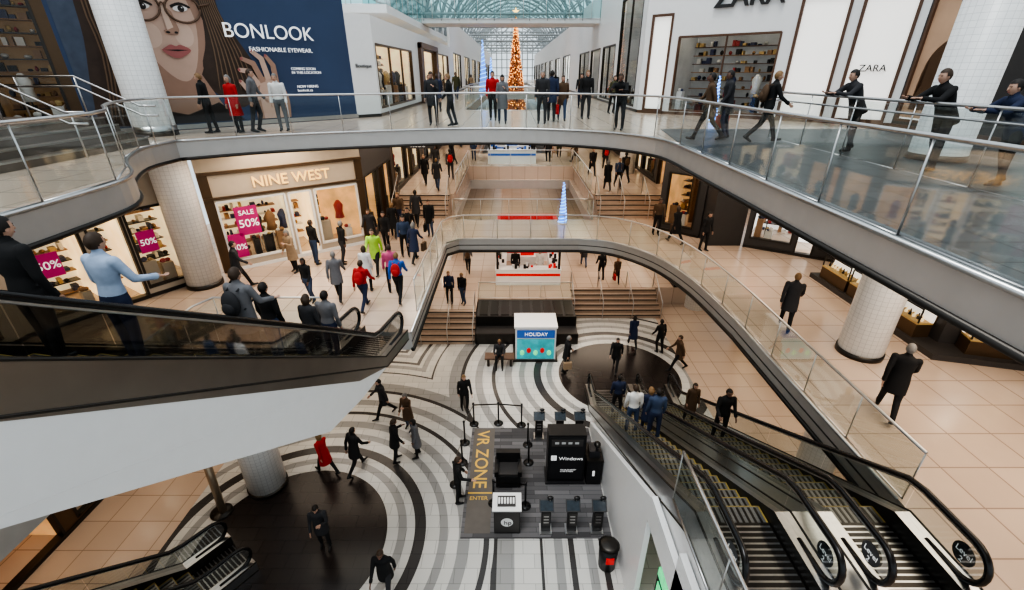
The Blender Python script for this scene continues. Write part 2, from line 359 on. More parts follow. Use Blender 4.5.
# ---------------------------------------------------------------- storefronts
SHOPM=lambda w,inner,fr:[w,fr,M_shopglass,inner,M_tile]+goods+[M_strip,M_lightbox]
def shop(name,p0,p1,z0,H,ops,wall=M_white,inner=M_warm,fr=M_darkmetal,depth=2.0,dens=1.0,th=.22):
    """ops: (a,b,zb,zt,kind) kind: w window, d door, p lightbox panel"""
    L=(Vector(p1)-Vector(p0)).length; F=frame(p0,p1,z0); g=MB(); g.M=F
    far=F.translation.y>32
    x=0
    for a,b,zb,zt,k in sorted(ops):
        if a>x: g.box(x,a,0,th,0,H,0)
        if zb>0: g.box(a,b,0,th,0,zb,0)
        if zt<H: g.box(a,b,0,th,zt,H,0)
        if k=='p':
            g.box(a,b,.06,th,zb,zt,12)
            for q in (a,b): g.box(q-.05,q+.05,-.03,.1,zb,zt,1)
            g.box(a-.05,b+.05,-.03,.1,zt,zt+.1,1); g.box(a-.05,b+.05,-.03,.1,zb-.08,zb,1)
        else:
            D=depth; g.box(a-.05,b+.05,D,D+.1,0,zt+.3,3); g.box(a-.15,a-.05,th,D,0,zt+.3,3); g.box(b+.05,b+.15,th,D,0,zt+.3,3)
            g.box(a-.1,b+.1,th,D,-.02,max(.02,zb),4); g.box(a-.1,b+.1,th,D,zt+.2,zt+.3,0)
            n=max(1,int((b-a)/1.1))
            for i in range(n):
                c=a+(b-a)*(i+.5)/n; g.box(c-.2,c+.2,.5,.6,zt+.12,zt+.2,11)
            for q in (a,b): g.box(q-.035,q+.035,-.02,.14,zb,zt,1)
            g.box(a,b,-.02,.14,zt-.05,zt+.03,1)
            if k=='w':
                g.box(a,b,-.02,.14,zb,zb+.07,1)
                g.add([(a,.05,zb),(b,.05,zb),(b,.05,zt),(a,.05,zt)],[(0,1,2,3)],2)
                m=max(1,int((b-a)/1.9))
                for i in range(1,m): q=a+(b-a)*i/m; g.box(q-.02,q+.02,0,.1,zb,zt,1)
                xx=a+.1
                while xx<b-.3:
                    w=random.uniform(.2,.42); hh=random.uniform(.2,.9)
                    if random.random()<.9*dens:
                        g.box(xx,xx+w,.3,.6,zb,zb+hh,random.choice((0,5,7,6)))
                        for t_ in range(2):
                            c=random.randint(5,10); rr=random.uniform(.05,.09)
                            g.ell((xx+w*(.3+.4*t_),.42,zb+hh+rr),(rr*1.3,rr*.8,rr),c,8,6)
                    if random.random()<.3:
                        c=random.randint(5,10); X=xx+w+.12; g.tube([(X,.8,zb),(X,.8,zb+.9)],.02,1,6); g.tube([(X,.8,zb+.75),(X,.8,zb+1.0),(X,.8,zb+1.3),(X,.8,zb+1.42),(X,.8,zb+1.5)],[.2,.15,.2,.12,.05],c,10)
                    xx+=w+random.uniform(.05,.25)
            st=.34 if not far else .6
            for r in range(int((zt-.3)/st)):
                z=.35+r*st
                g.box(a,b,D-.38,D,z,z+.03,1 if r%2 else 6)
                xx=a+.04
                while xx<b-.12:
                    w=random.uniform(.07,.2)*(1.6 if far else 1); h=random.uniform(.08,.25)
                    if random.random()<.8*dens:
                        c=random.randint(5,10)
                        if random.random()<.6: g.box(xx,xx+w,D-.34,D-.1,z+.03,z+.03+h,c)
                        else: g.ell((xx+w/2,D-.2,z+.03+h*.4),(w*.5,.1,h*.4),c,8,6)
                    xx+=w+random.uniform(.01,.08)
        x=b
    if x<L: g.box(x,L,0,th,0,H,0)
    g.box(0,L,-.03,th,0,.12,1)
    o=g.build(name,SHOPM(wall,inner,fr)); return o,F

# L2 left angled shoe store
nw,F=shop('storefront',(-10.7,15.6),(-6.2,19.1),5,4.4,[(.35,2.6,.35,2.6,'w'),(2.75,3.55,0,2.6,'d'),(3.7,5.4,.35,2.6,'w')],wall=M_beigewall,inner=M_warm,fr=M_whitegloss,depth=2.6)
text('lettering','NINE WEST',wallM(F,1.6,2.98,.06),width=2.75,material=M_lettergold,parent=nw,ext=.03,bold=.004)
g=MB(); g.M=F; g.box(0,5.7,-.1,0,2.7,2.78,0); g.box(0,5.7,-.14,0,3.55,3.65,0); g.box(0,.3,-.06,0,0,3.6,0); g.box(5.42,5.7,-.06,0,0,3.6,0)
g.build('trim_2',[M_bronze])
g=MB(); g.M=F
for a,b,c,d in ((.8,1.55,1.3,2.35),(.4,.95,.5,1.4)): g.box(a,b,-.09,-.06,c,d,0)
g.build('sale_poster',[M_pink],parent=nw)
text('lettering','50%',wallM(F,.85,1.6,.1),width=.65,material=M_letter,parent=nw)
text('lettering','SALE',wallM(F,.92,2.05,.1),width=.5,material=M_letter,parent=nw)
text('lettering','30%',wallM(F,.44,.8,.1),width=.47,material=M_letter,parent=nw)
shop('storefront',(-13.6,1),(-13.6,11),5,4.4,[(1,4,.3,3,'w'),(5.4,9.4,.3,3,'w')],wall=M_beigewall,inner=M_warm)
s_,F=shop('storefront',(-13.6,11),(-11,15.1),5,4.4,[(.4,1.9,.3,2.9,'w'),(2.1,3,0,2.9,'d'),(3.1,4.5,.3,2.9,'w')],wall=M_beigewall,inner=M_warm)
g=MB(); g.M=F; g.box(3.2,3.7,-.09,-.06,1.5,2.2,0); g.box(.7,1.3,-.09,-.06,1.5,2.2,0); g.build('sale_poster',[M_pink],parent=s_)
text('lettering','50%',wallM(F,3.23,1.75,.1),width=.44,material=M_letter,parent=s_)
text('lettering','50%',wallM(F,.74,1.75,.1),width=.52,material=M_letter,parent=s_)
for y0,y1,inner,wl in ((19.1,24,M_warm2,M_darkwall),(24,32,M_warm,M_bronze),(32,44,M_warm,M_darkwall),(44,60,M_warm,M_beigewall),(60,90,M_warm2,M_bronze)):
    w=y1-y0
    shop('storefront',(-6.2,y0),(-6.2,y1),5 if y0<24 else 5.9,4.0 if y0>=24 else 4.4,[(w*.05,w*.42,.2,2.8,'w'),(w*.46,w*.62,0,2.8,'d'),(w*.66,w*.95,.2,2.8,'w')],wall=wl,inner=inner)
# L2 right
shop('storefront',(6.9,21.0),(8.4,19.6),5,4.4,[(.3,1.7,.3,2.7,'w')],wall=M_darkwall,inner=M_warm2)
o,F=shop('storefront',(9.9,18.5),(13.4,16.2),5,4.4,[(.2,1.7,.4,2.7,'w'),(1.9,2.5,0,2.7,'d'),(2.7,4.0,.4,2.7,'w')],wall=M_darkwall,inner=M_cool)
g=MB(); g.M=F; g.box(.4,.9,-.09,-.06,1.5,2.3,0); g.box(1.05,1.4,-.09,-.06,1.6,2.2,0); g.build('sale_poster',[M_red],parent=o)
text('lettering','50',wallM(F,.43,1.7,.1),width=.42,material=M_letter,parent=o)
def cases(F,x0,x1,n):
    g=MB(); g.M=F
    w=(x1-x0)/n
    for i in range(n):
        a=x0+i*w+.06; b=x0+(i+1)*w-.06
        g.box(a,b,-.5,-.06,0.16,.55,0); g.box(a,b,-.5,-.06,.55,.6,5); g.box(a,b,-.5,-.06,1.0,1.03,2); g.box(a,b,-.5,-.46,1.0,1.04,1)
        for q in (a,b): g.box(q-.015,q+.015,-.5,-.47,.6,1.0,1)
        g.add([(a,-.5,.6),(b,-.5,.6),(b,-.5,1.0),(a,-.5,1.0)],[(0,1,2,3)],2)
        g.box(a,b,-.12,-.06,.6,1.0,4)
        for k in range(int((b-a)/.14)):
            X=a+.08+k*.14; g.tube([(X,-.3,.6),(X,-.3,.68),(X,-.3,.78)],[.04,.03,.012],random.choice((3,1,5)),8); g.ell((X,-.34,.72),(.03,.012,.03),5,6,5)
    return g.build('display_case',[M_bronze,M_darkmetal,M_shopglass,M_warm,M_lightbox,goods[5]])
o,F=shop('storefront',(11.5,15.2),(11.5,10.5),5,4.4,[(.3,2.1,.55,2.6,'w'),(2.4,4.4,.55,2.6,'w')],wall=M_darkwall,inner=M_cool,fr=M_bronze); cases(F,.2,4.5,3)
o,F=shop('storefront',(11.5,10.5),(14.3,9.7),5,4.4,[(.4,2.4,.55,2.6,'w')],wall=M_darkwall,inner=M_warm,fr=M_bronze,depth=1.5); cases(F,.3,2.6,2)
g=MB(); g.box(11.8,14.4,15.25,15.4,5,9.4); g.prism([(10.9,15.3),(10.9,9.9),(14.3,9.0),(14.3,9.7),(11.5,10.5),(11.5,15.3)],5,5.16); g.build('baseboard_right',[M_darkwall])
shop('storefront',(14.3,9.7),(14.3,1),5,4.4,[(1,4,.5,2.9,'w'),(5,8,.5,2.9,'w')],wall=M_darkwall,inner=M_cool,fr=M_bronze)
g=MB(); g.box(8.45,9.85,18.6,20,5,9.4); g.build('wall_pier',[M_darkwall])
for y0,y1,inner,wl in ((21,27,M_warm2,M_bronze),(27,36,M_warm,M_darkwall),(36,50,M_warm,M_bronze),(50,90,M_warm,M_darkwall)):
    w=y1-y0
    shop('storefront',(8.4,y1),(8.4,y0),5 if y0<24 else 5.9,4.0,[(w*.05,w*.42,.2,2.8,'w'),(w*.46,w*.62,0,2.8,'d'),(w*.66,w*.95,.2,2.8,'w')],wall=wl,inner=inner)
# ground floor walls
shop('storefront',(11.6,20.5),(11.6,1),0,4.4,[(.5,4.5,.2,2.9,'w'),(5,9,.2,2.9,'w'),(9.6,11.4,0,2.9,'d'),(12,18.5,.2,2.9,'w')],wall=M_darkwall,inner=M_warm)
shop('storefront',(-12.5,1),(-12.5,20),0,4.4,[(.5,5,.2,2.9,'w'),(5.6,7.5,0,2.9,'d'),(8,12,.2,2.9,'w'),(13,18,.2,2.9,'w')],wall=M_bronze,inner=M_warm2)
shop('storefront',(-8.5,20.3),(-8.5,45),1,3.4,[(.5,7,.2,2.7,'w'),(7.6,9.5,0,2.7,'d'),(10,22,.2,2.7,'w')],wall=M_bronze,inner=M_warm)
shop('storefront',(9.0,45),(9.0,22.9),1,3.4,[(.5,7,.2,2.7,'w'),(7.6,9.5,0,2.7,'d'),(10,20,.2,2.7,'w')],wall=M_darkwall,inner=M_warm)

# ---- L3: billboard wall
FP=frame((-12.6,14.4),(-6.5,20.5),0)
bb=MB(); bb.M=FP
bb.box(0,8.63,0,.3,10,15.6,0); bb.box(-.05,8.66,-.04,0,10.02,10.16,1)
def blob(cx,cy,rx,ry,rot=0,n=36,fn=None):
    out=[]
    for i in range(n):
        a=2*math.pi*i/n; x=rx*math.cos(a); y=ry*math.sin(a)
        if fn: x,y=fn(x,y)
        out.append((cx+x*math.cos(R(rot))-y*math.sin(R(rot)),cy+x*math.sin(R(rot))+y*math.cos(R(rot))))
    return out
lay=[0]
def pp(pts,m,dx=0,dz=0):
    lay[0]+=1; d=-.006-.0012*lay[0]; bb.poly([(x+dx,d,z+dz) for x,z in pts],m)
pp([(0.1,10.2),(8.5,10.2),(8.5,15.5),(0.1,15.5)],0)
pp([(.1,10.2),(3.2,10.2),(3.6,12.5),(4.0,15.5),(.1,15.5)],10)
pp(smooth([(1.0,15.5),(.7,14.0),(.6,12.6),(.35,11.2),(.4,10.3),(1.9,10.3),(2.6,11.0),(3.4,11.2),(4.2,10.6),(4.9,11.0),(5.1,11.7),(4.75,12.5),(4.3,13.4),(4.1,14.6),(3.7,15.5)],4),2)
pp([(1.7,10.3),(1.9,11.6),(2.3,12.2),(3.2,11.9),(3.5,11.2),(3.9,10.3)],5)
pp([(1.2,10.2),(1.5,10.75),(2.6,10.45),(3.6,10.8),(4.3,10.2)],7)
pp(blob(2.72,13.1,1.02,1.78,7,fn=lambda x,y:(x*(1 if y>0 else 1+.30*y/1.78),y)),5)
pp(blob(2.62,13.12,.9,1.68,7,fn=lambda x,y:(x*(1 if y>0 else 1+.30*y/1.78),y)),4)
pp(blob(2.2,12.75,.3,.35,0),11); pp(blob(3.1,12.8,.26,.35,0),11); pp(blob(2.6,14.4,.5,.3),11)
pp(smooth([(1.55,15.5),(1.2,14.2),(1.35,13.2),(1.3,12.2),(1.0,11.0),(1.3,10.4),(1.75,11.5),(1.8,12.6),(1.68,13.6),(1.95,14.6),(2.5,15.2),(2.8,15.5)],4),2)
pp(smooth([(3.1,15.5),(3.55,14.7),(3.78,13.6),(3.65,12.6),(3.4,11.9),(3.6,11.3),(4.1,12.0),(4.25,13.6),(4.05,14.8),(3.7,15.5)],4),2)
for q in range(11):
    x=.72+q*.085; pp(smooth([(x+.5,15.2),(x+.1,13.6),(x+.15,12.2),(x-.1,10.6),(x-.07,10.6),(x+.19,12.2),(x+.14,13.6),(x+.54,15.2)],3),3)
for q in range(8):
    x=3.72+q*.06; pp(smooth([(x-.1,15.0),(x+.05,13.6),(x+.1+q*.05,12.4),(x+q*.1,11.3),(x+.03+q*.1,11.3),(x+.14+q*.05,12.4),(x+.08,13.6),(x-.07,15.0)],3),3)
E_=-.22
for cx in (2.2,3.18):
    pp(blob(cx,13.72,.2,.08,5),8,0,E_); pp(blob(cx+.02,13.72,.09,.09),7,0,E_); pp(blob(cx+.05,13.75,.02,.02),8,0,E_)
    pp(smooth([(cx-.24,13.72),(cx,13.82),(cx+.24,13.74),(cx+.26,13.8),(cx,13.89),(cx-.26,13.79)],3),7,0,E_)
    pp(smooth([(cx-.34,14.14),(cx,14.3),(cx+.34,14.2),(cx+.3,14.28),(cx,14.41),(cx-.36,14.24)],3),3,0,E_)
pp([(2.82,13.5),(2.92,13.4),(3.0,12.9),(2.93,12.78),(2.62,12.8),(2.58,12.88),(2.75,12.98)],5)
pp([(2.64,13.55),(2.76,13.55),(2.86,12.98),(2.68,12.9)],11)
pp(blob(2.68,12.84,.06,.03),7); pp(blob(2.9,12.84,.05,.03),7)
pp(smooth([(2.38,12.35),(2.63,12.5),(2.78,12.46),(2.92,12.5),(3.17,12.36),(2.97,12.2),(2.75,12.12),(2.53,12.2),(2.38,12.35)],4),6)
pp([(2.42,12.35),(2.8,12.37),(3.13,12.36),(2.8,12.32)],7)
for cx in (2.17,3.24):
    ring=blob(cx,13.48,.47,.36,4,28,fn=lambda x,y:(x*(1+.12*y),y))
    bb.tube([(x,-.09,z) for x,z in ring]+[(ring[0][0],-.09,ring[0][1])],.032,9,6)
bb.tube([(2.62,-.09,13.56),(2.71,-.09,13.64),(2.79,-.09,13.56)],.028,9,6)
bb.tube([(3.7,-.09,13.6),(4.0,-.09,13.68)],.028,9,6)
pp(smooth([(4.7,10.2),(4.75,10.8),(4.85,11.35),(5.35,11.6),(5.8,11.3),(5.95,10.8),(5.9,10.2)],4),5)
pp(smooth([(4.95,10.2),(4.95,10.9),(5.05,11.35),(5.4,11.5),(5.7,11.2),(5.75,10.2)],4),4)
for i,(a,k,b) in enumerate((((5.0,11.3),(4.75,11.75),(4.45,11.8)),((5.15,11.4),(4.95,12.0),(4.6,12.15)),((5.35,11.5),(5.25,12.15),(4.95,12.4)),((5.6,11.35),(5.6,11.95),(5.4,12.25)),((4.95,10.9),(4.6,11.15),(4.4,11.45)))):
    for (ax,az),(bx,bz),w0,w1 in ((a,k,.10,.09),(k,b,.09,.065)):
        L_=math.hypot(bx-ax,bz-az);nx,nz=-(bz-az)/L_,(bx-ax)/L_
        pp([(ax+nx*w0,az+nz*w0),(ax-nx*w0,az-nz*w0),(bx-nx*w1,bz-nz*w1),(bx+(bx-ax)*.12,bz+(bz-az)*.12),(bx+nx*w1,bz+nz*w1)],5 if i%2 else 4)
    pp(blob(k[0],k[1],.09,.09),5 if i%2 else 4); pp(blob(b[0],b[1],.045,.05),6)
pm=[M_signblue,M_steel]+[mat('print_%d'%i,c,.6,noise=n,ns=4) for i,(c,n) in enumerate((((.06,.038,.028),.3),((.19,.12,.075),.2),((.56,.39,.31),.06),((.37,.23,.17),.08),((.38,.13,.12),.06),((.02,.014,.012),.1),((.75,.72,.70),.05),((.12,.07,.045),.2),((.075,.095,.14),.3),((.64,.47,.38),.04)))]
bbo=bb.build('billboard',pm)
text('lettering','BONLOOK',wallM(FP,4.2,12.78,.12),width=3.0,material=M_letter,parent=bbo)
text('lettering','FASHIONABLE EYEWEAR.',wallM(FP,4.9,12.38,.12),width=2.2,material=M_letter,parent=bbo)
text('lettering','COMING SOON\nIN THIS LOCATION',wallM(FP,6.2,11.8,.12),width=1.1,material=M_letter,parent=bbo)
text('lettering','NOW HIRING\nbonlook.ca',wallM(FP,6.3,11.2,.12),width=.8,material=M_letter,parent=bbo)
# L3 left white store and corridor
o,F=shop('storefront',(-6.5,20.5),(-5.7,21.25),10,3.8,[],wall=M_white)
text('lettering','Boutique',wallM(F,.2,1.9,.03),width=.7,material=M_letterdark,parent=o)
shop('storefront',(-5.7,21.25),(-5.5,46),10,3.8,[(.3,7.6,.3,2.8,'w'),(10.4,15.3,0,3.0,'d'),(17.3,23,.3,3,'w')],wall=M_white,inner=M_warm,fr=M_bronze)
g=MB(); g.box(-5.62,-5.42,30.8,31.7,10,13.3,0); g.box(-5.6,-5.36,30.8,37.4,13.05,13.35,0); g.box(-5.6,-5.36,36.6,37.4,10,13.1,0); g.build('door_1',[M_wood])
shop('storefront',(-5.5,46),(-5.5,139),10,6,[(2+i*11,9+i*11,.2,3.4,'w') for i in range(8)],wall=M_white,inner=M_warm)
shop('storefront',(6.0,139),(6.0,46),10,6,[(2+i*11,9+i*11,.2,3.4,'w') for i in range(8)],wall=M_white,inner=M_cool)
shop('storefront',(6.0,46),(6.0,23.6),10,6.5,[(.6,6,.2,3.2,'w'),(7,11,0,3.2,'d'),(12,16,.2,3.2,'w'),(17,21.6,.2,5.2,'w')],wall=M_whitegloss,inner=M_dim,fr=M_darkmetal)
zo,F=shop('storefront',(6.0,23.5),(13.3,17.0),10,6.2,[(.3,1.2,.2,3.9,'p'),(1.6,5.6,.15,3.1,'w'),(6.1,7.6,.2,4.1,'p'),(8.0,9.5,.2,4.1,'p')],wall=M_whitegloss,inner=M_dim,fr=M_wood,depth=2.2,dens=.6)
text('lettering','ZARA',wallM(F,8.35,1.75,.0),width=.8,material=M_letterdark,parent=zo,bold=.003)
text('lettering','ZARA',wallM(F,2.9,4.05,.08),width=2.6,material=M_letterdark,parent=zo,ext=.05,bold=.006)
zo2,F=shop('storefront',(13.3,17.0),(13.3,1),10,6.2,[(.15,2.7,.3,5.6,'p'),(4.4,6.4,.3,5.6,'p'),(7.4,10,.3,5.6,'p')],wall=M_darkwall,fr=M_wood)
q=MB(); q.M=F
lay=[0]
def qq(pts,m): lay[0]+=1; q.poly([(x-.35,.052-.002*lay[0],z) for x,z in pts],m)
q.box(.2,2.65,.05,.058,.35,5.55,0)
qq(smooth([(.8,.6),(.9,2.0),(1.4,2.6),(2.0,2.75),(2.5,2.5),(2.9,1.6),(2.95,.6)],4),1)
qq([(1.55,2.6),(1.6,3.2),(2.1,3.2),(2.2,2.6)],2); qq(blob(1.88,3.5,.42,.58,-8),2); qq(blob(2.1,3.45,.18,.45,-8),5)
qq(smooth([(1.4,3.6),(1.42,4.1),(1.85,4.35),(2.35,4.15),(2.42,3.6),(2.2,3.95),(1.65,3.95)],4),3)
qq([(1.2,3.8),(2.5,3.88),(2.5,4.0),(1.2,3.93)],3)
qq([(1.72,3.2),(1.98,3.2),(1.86,3.14)],4); qq(blob(1.7,3.58,.06,.035),3); qq(blob(2.0,3.58,.06,.035),3); qq([(1.82,3.56),(1.88,3.56),(1.92,3.34),(1.8,3.34)],5)
q.build('fashion_poster',[mat('print_warm_brown',(.36,.24,.16),.6,emit=.25,noise=.3,ns=1),mat('print_coat',(.09,.05,.035),.6),pm[4],mat('print_hat',(.03,.025,.02),.6),pm[6],pm[5]])
# L3 left bronze facade and stairs
shop('storefront',(-14.2,1),(-14.2,13.2),10,6,[(1,3.6,.8,4.6,'w'),(4.2,7.4,.8,4.6,'w'),(8,11.6,.8,4.6,'w')],wall=M_bronze,inner=M_amberdim,dens=.7)
shop('storefront',(-14.2,13.2),(-12.6,14.4),10,6,[(.3,1.7,.2,4.6,'w')],wall=M_bronze,inner=M_amberdim)
g=MB(); n=4
for i in range(n):
    g.box(-14.1,-9.6-i*.32,8.2,12.6,10+i*.17,10+(i+1)*.17,0); g.box(-9.6-i*.32-.05,-9.6-i*.32+.004,8.2,12.6,10+(i+1)*.17-.03,10+(i+1)*.17+.004,1)
for yy in (8.25,10.4,12.55):
    for hh in (.95,.72):
        g.tube([(-9.1,yy,10+hh),(-9.5,yy,10+hh),(-10.9,yy,10.68+hh),(-13.9,yy,10.68+hh)],.025,2,8)
    for xx,zz in ((-9.4,10),(-10.9,10.68),(-12.4,10.68),(-13.8,10.68)): g.tube([(xx,yy,zz),(xx,yy,zz+.95)],.02,2,6)
g.build('stairs',[mat('dark_step_stone',(.16,.13,.11),.4),M_steel,M_steel])

# ---------------------------------------------------------------- escalators
def escalator(name,B,T,z0,z1,f0=1.3,f1=1.3,side=M_whitegloss,d1=-.3,d2=-1.35,glass=M_glassd,txt=None,band=M_steel):
    E=empty(name); F=frame(B,T,0); L=(Vector(T)-Vector(B)).length; H=z1-z0; HW=.775
    def zc(s): return z0+max(0,min(H,H*s/L))
    S=[-f0,0,L,L+f1]
    def fr(y,a,b,m,g):
        for s0,s1 in zip(S,S[1:]):
            k=6 if (s0>=0 and s1<=L) else 1
            for i in range(k):
                u=s0+(s1-s0)*i/k; w=s0+(s1-s0)*(i+1)/k
                g.add([(u,y,max(zc(u)+a,z0)),(w,y,max(zc(w)+a,z0)),(w,y,max(zc(w)+b,z0)),(u,y,max(zc(u)+b,z0))],[(0,1,2,3)],m)
    def strip(y0,y1,a,m,g,clip=False):
        for s0,s1 in zip(S,S[1:]):
            lo=lambda s:max(zc(s)+a,z0+.001) if clip else zc(s)+a
            g.add([(s0,y0,lo(s0)),(s1,y0,lo(s1)),(s1,y1,lo(s1)),(s0,y1,lo(s0))],[(0,1,2,3)],m)
    g=MB(); g.M=F; n=round(H/.2); dl=L/n
    for i in range(n):
        z=z0+H*(i+1)/n; s0=i*dl
        g.box(s0,s0+dl+.02,-.5,.5,z-.3,z,0)
        g.box(s0-.004,s0+.012,-.5,.5,z-.02,z+.003,1)
        for y in (-.5,.47): g.box(s0,s0+dl,y,y+.03,z,z+.003,1)
        for j in range(9): y=-.42+j*.1; g.box(s0+.03,s0+dl,y,y+.04,z,z+.006,2)
    g.box(-f0,.02,-.5,.5,z0-.05,z0+.012,2); g.box(L-.02,L+f1,-.5,.5,z1-.05,z1+.012,2)
    for i in range(12): g.box(-f0+.04+i*.1,-f0+.07+i*.1,-.48,.48,z0+.012,z0+.016,3); g.box(L+.04+i*.1,L+.07+i*.1,-.48,.48,z1+.012,z1+.016,3)
    g.build('steps',[M_tread,M_treadyellow,M_darkmetal,M_steel],parent=E)
    g=MB(); g.M=F
    for sg in (-1,1):
        fr(sg*.51,-.1,.3,3,g); strip(sg*.51,sg*HW,.3,0,g); fr(sg*HW,d1,.3,0,g); fr(sg*(HW-.005),d2,d1,1,g)
        for e in (-f0,L+f1):
            z=zc(e); g.box(e-.005,e+.005,min(sg*.51,sg*HW),max(sg*.51,sg*HW),z,z+.3,0)
        g.tube([(s,sg*HW,max(zc(s)+d1,z0)) for s in S],.02,3,6); g.tube([(s,sg*HW,max(zc(s)+.3,z0)) for s in S],.02,3,6)
    strip(-HW,HW,d2,1,g,clip=True); g.box(L+f1-.02,L+f1,-HW,HW,z1+d2,z1,1)
    g.build('truss_cladding',[band,side,M_white,M_darkmetal],parent=E)
    g=MB(); g.M=F; r=.33
    for sg in (-1,1):
        y=sg*.64
        SS=[-f0+r,0,L,L+f1-r]
        for s0,s1 in zip(SS,SS[1:]):
            k=max(1,round((s1-s0)/1.6))
            for i in range(k):
                u=s0+(s1-s0)*i/k+.006; w=s0+(s1-s0)*(i+1)/k-.006
                g.add([(u,y,zc(u)+.3),(w,y,zc(w)+.3),(w,y,zc(w)+.93),(u,y,zc(u)+.93)],[(0,1,2,3)],1)
        def arc(cx,cz,sgn):
            return [(cx+sgn*r*math.sin(R(a)),y,cz+r*math.cos(R(a))) for a in range(0,181,15)]
        za=z0+.95-r; zb=z1+.95-r
        A=arc(-f0+r,za,-1); Bq=arc(L+f1-r,zb,1)
        g.add(A+[(-f0+r,y,z0+.3)],[list(range(len(A)+1))],1); g.add(Bq+[(L+f1-r,y,z1+.3)],[list(range(len(Bq)+1))],1)
        ez=lambda s:(s,y,zc(s)+.95)
        path=A[::-1]+[ez(-.15),(.15,y,z0+.95+.06),ez(L*.25),ez(L*.5),ez(L*.75),(L-.15,y,z1+.95-.06),ez(L+.15)]+Bq
        path=[(A[-1][0]+.5,y,A[-1][2]-.02)]+path+[(Bq[-1][0]-.5,y,Bq[-1][2]-.02)]
        g.tube(path,.048,0,8); g.tube([(p[0],p[1],p[2]-.055) for p in path[9:-9]],.025,2,6)
    g.build('balustrade',[M_rubber,glass,M_steel],parent=E)
    if txt:
        g=MB(); g.M=F
        for sg in (-1,1):
            vs=[(L+f1-.36+.17*math.cos(R(a)),sg*.655,z1+.62+.17*math.sin(R(a))) for a in range(0,360,20)]
            g.add(vs,[list(range(len(vs)))],0)
        g.build('newel_decal',[M_blackglass],parent=E)
        for sy in (-.66,.652):
            text('level_text','Level\n2',F@Matrix.Translation((L+f1-.36,sy,z1+.6))@UPR,size=.12,material=M_letter,parent=E,ext=.001,align='CENTER')
    return E
escalator('escalator',(-3.92,9.75),(-5.46,2.2),5,10,1.35,1.9,side=M_white,d1=-.35,d2=-1.5,glass=M_glassdark,band=mat('bronze_steel_band',(.34,.30,.265),.3,.85,noise=.15,ns=2))
escalator('escalator',(3.75,13.8),(3.75,5.1),0,5,1.3,1.3,txt=1)
escalator('escalator',(5.7,13.8),(5.7,5.1),0,5,1.3,1.3,txt=1)
escalator('escalator',(-7.9,7.1),(-12.4,.6),0,5,1.1,1.0,side=M_bronze)
g=MB()
def sidez(y): return 5*(13.8-y)/8.7-.25
ys=[6.5,8,10,11.6,12.8]
for a,b in zip(ys,ys[1:]):
    g.add([(2.95,a,0),(2.95,b,0),(2.95,b,sidez(b)),(2.95,a,sidez(a))],[(0,1,2,3)])
    g.add([(2.83,a,0),(2.83,b,0),(2.83,b,sidez(b)),(2.83,a,sidez(a))],[(0,1,2,3)])
    g.add([(2.83,a,sidez(a)),(2.83,b,sidez(b)),(2.95,b,sidez(b)),(2.95,a,sidez(a))],[(0,1,2,3)])
g.add([(2.95,6.5,0),(2.83,6.5,0),(2.83,6.5,sidez(6.5)),(2.95,6.5,sidez(6.5))],[(0,1,2,3)])
g.box(2.83,2.95,3.9,6.5,3.3,4.0); g.box(2.83,2.95,3.9,5.0,0,4.4)
g.build('wall_escalator_side',[M_whitegloss])
g=MB()
P_=[(15.1,.3),(13.8,.3),(5.1,5.3),(3.8,5.3)]
for (a,z0),(b,z1) in zip(P_,P_[1:]): g.add([(4.53,a,z0),(4.92,a,z0),(4.92,b,z1),(4.53,b,z1)],[(0,1,2,3)])
g.build('escalator_deck_infill',[M_steel])

# ---------------------------------------------------------------- atrium roof and upper floor
g=MB()
for y in range(30,141,5):
    arc=[(9*math.cos(R(a)),y,16+8*math.sin(R(a))) for a in range(0,181,12)]
    g.tube(arc,.16,0,6); g.tube([(x*.9,y,16+(z-16)*.85) for x,y,z in arc],.10,0,6)
    for i in range(len(arc)-1):
        a=arc[i]; b=arc[i+1]; g.tube([(a[0],y,a[2]),(b[0]*.9,y,16+(b[2]-16)*.85)],.06,0,5)
for y in range(45,141,12):
    g.tube([(-9,y,16.2),(9,y,16.2)],.12,0,6); g.tube([(-9,y,17.4),(9,y,17.4)],.1,0,6)
    for i in range(12): x=-9+i*1.5; g.tube([(x,y,16.2 if i%2 else 17.4),(x+1.5,y,17.4 if i%2 else 16.2)],.07,0,5)
for a in range(0,181,12): g.tube([(9*math.cos(R(a)),30,16+8*math.sin(R(a))),(9*math.cos(R(a)),140,16+8*math.sin(R(a)))],.08,0,5)
for i in range(-6,7): g.tube([(i*1.4,140,10),(i*1.4,140,16+8*math.sqrt(max(0,1-(i*1.4/9)**2)))],.14,0,5)
for z in range(11,24,2): g.tube([(-9,140,z),(9,140,z)],.12,0,5)
g.build('roof_truss',[M_truss])
g=MB()
for sx in (-1,1):
    g.box(min(sx*6.6,sx*14),max(sx*6.6,sx*14),46,140,14.5,15,0); g.box(min(sx*9.5,sx*9.8),max(sx*9.5,sx*9.8),40,140,15,19,0)
    for i in range(12): y=42+i*8; g.box(min(sx*9.4,sx*9.5),max(sx*9.4,sx*9.5),y,y+5,15.3,18,1)
g.box(-14,-6.1,26,46,14.35,14.7,0)
g.box(-14,14,36,39,14.75,15,0)
for i in range(-9,10): g.tube([(i*1.2,36,14.9),(i*1.2,36,16.1)],.03,2,6)
g.build('balcony_top',[M_white,M_dim,M_truss])
railing('glass_railing',[(-6.15,36),(-6.15,26.05),(-14,26.05)],14.7,1.2,glass=M_glassteal)
railing('glass_railing',[(-10,35.9),(10,35.9)],15,1.2,glass=M_glassteal)
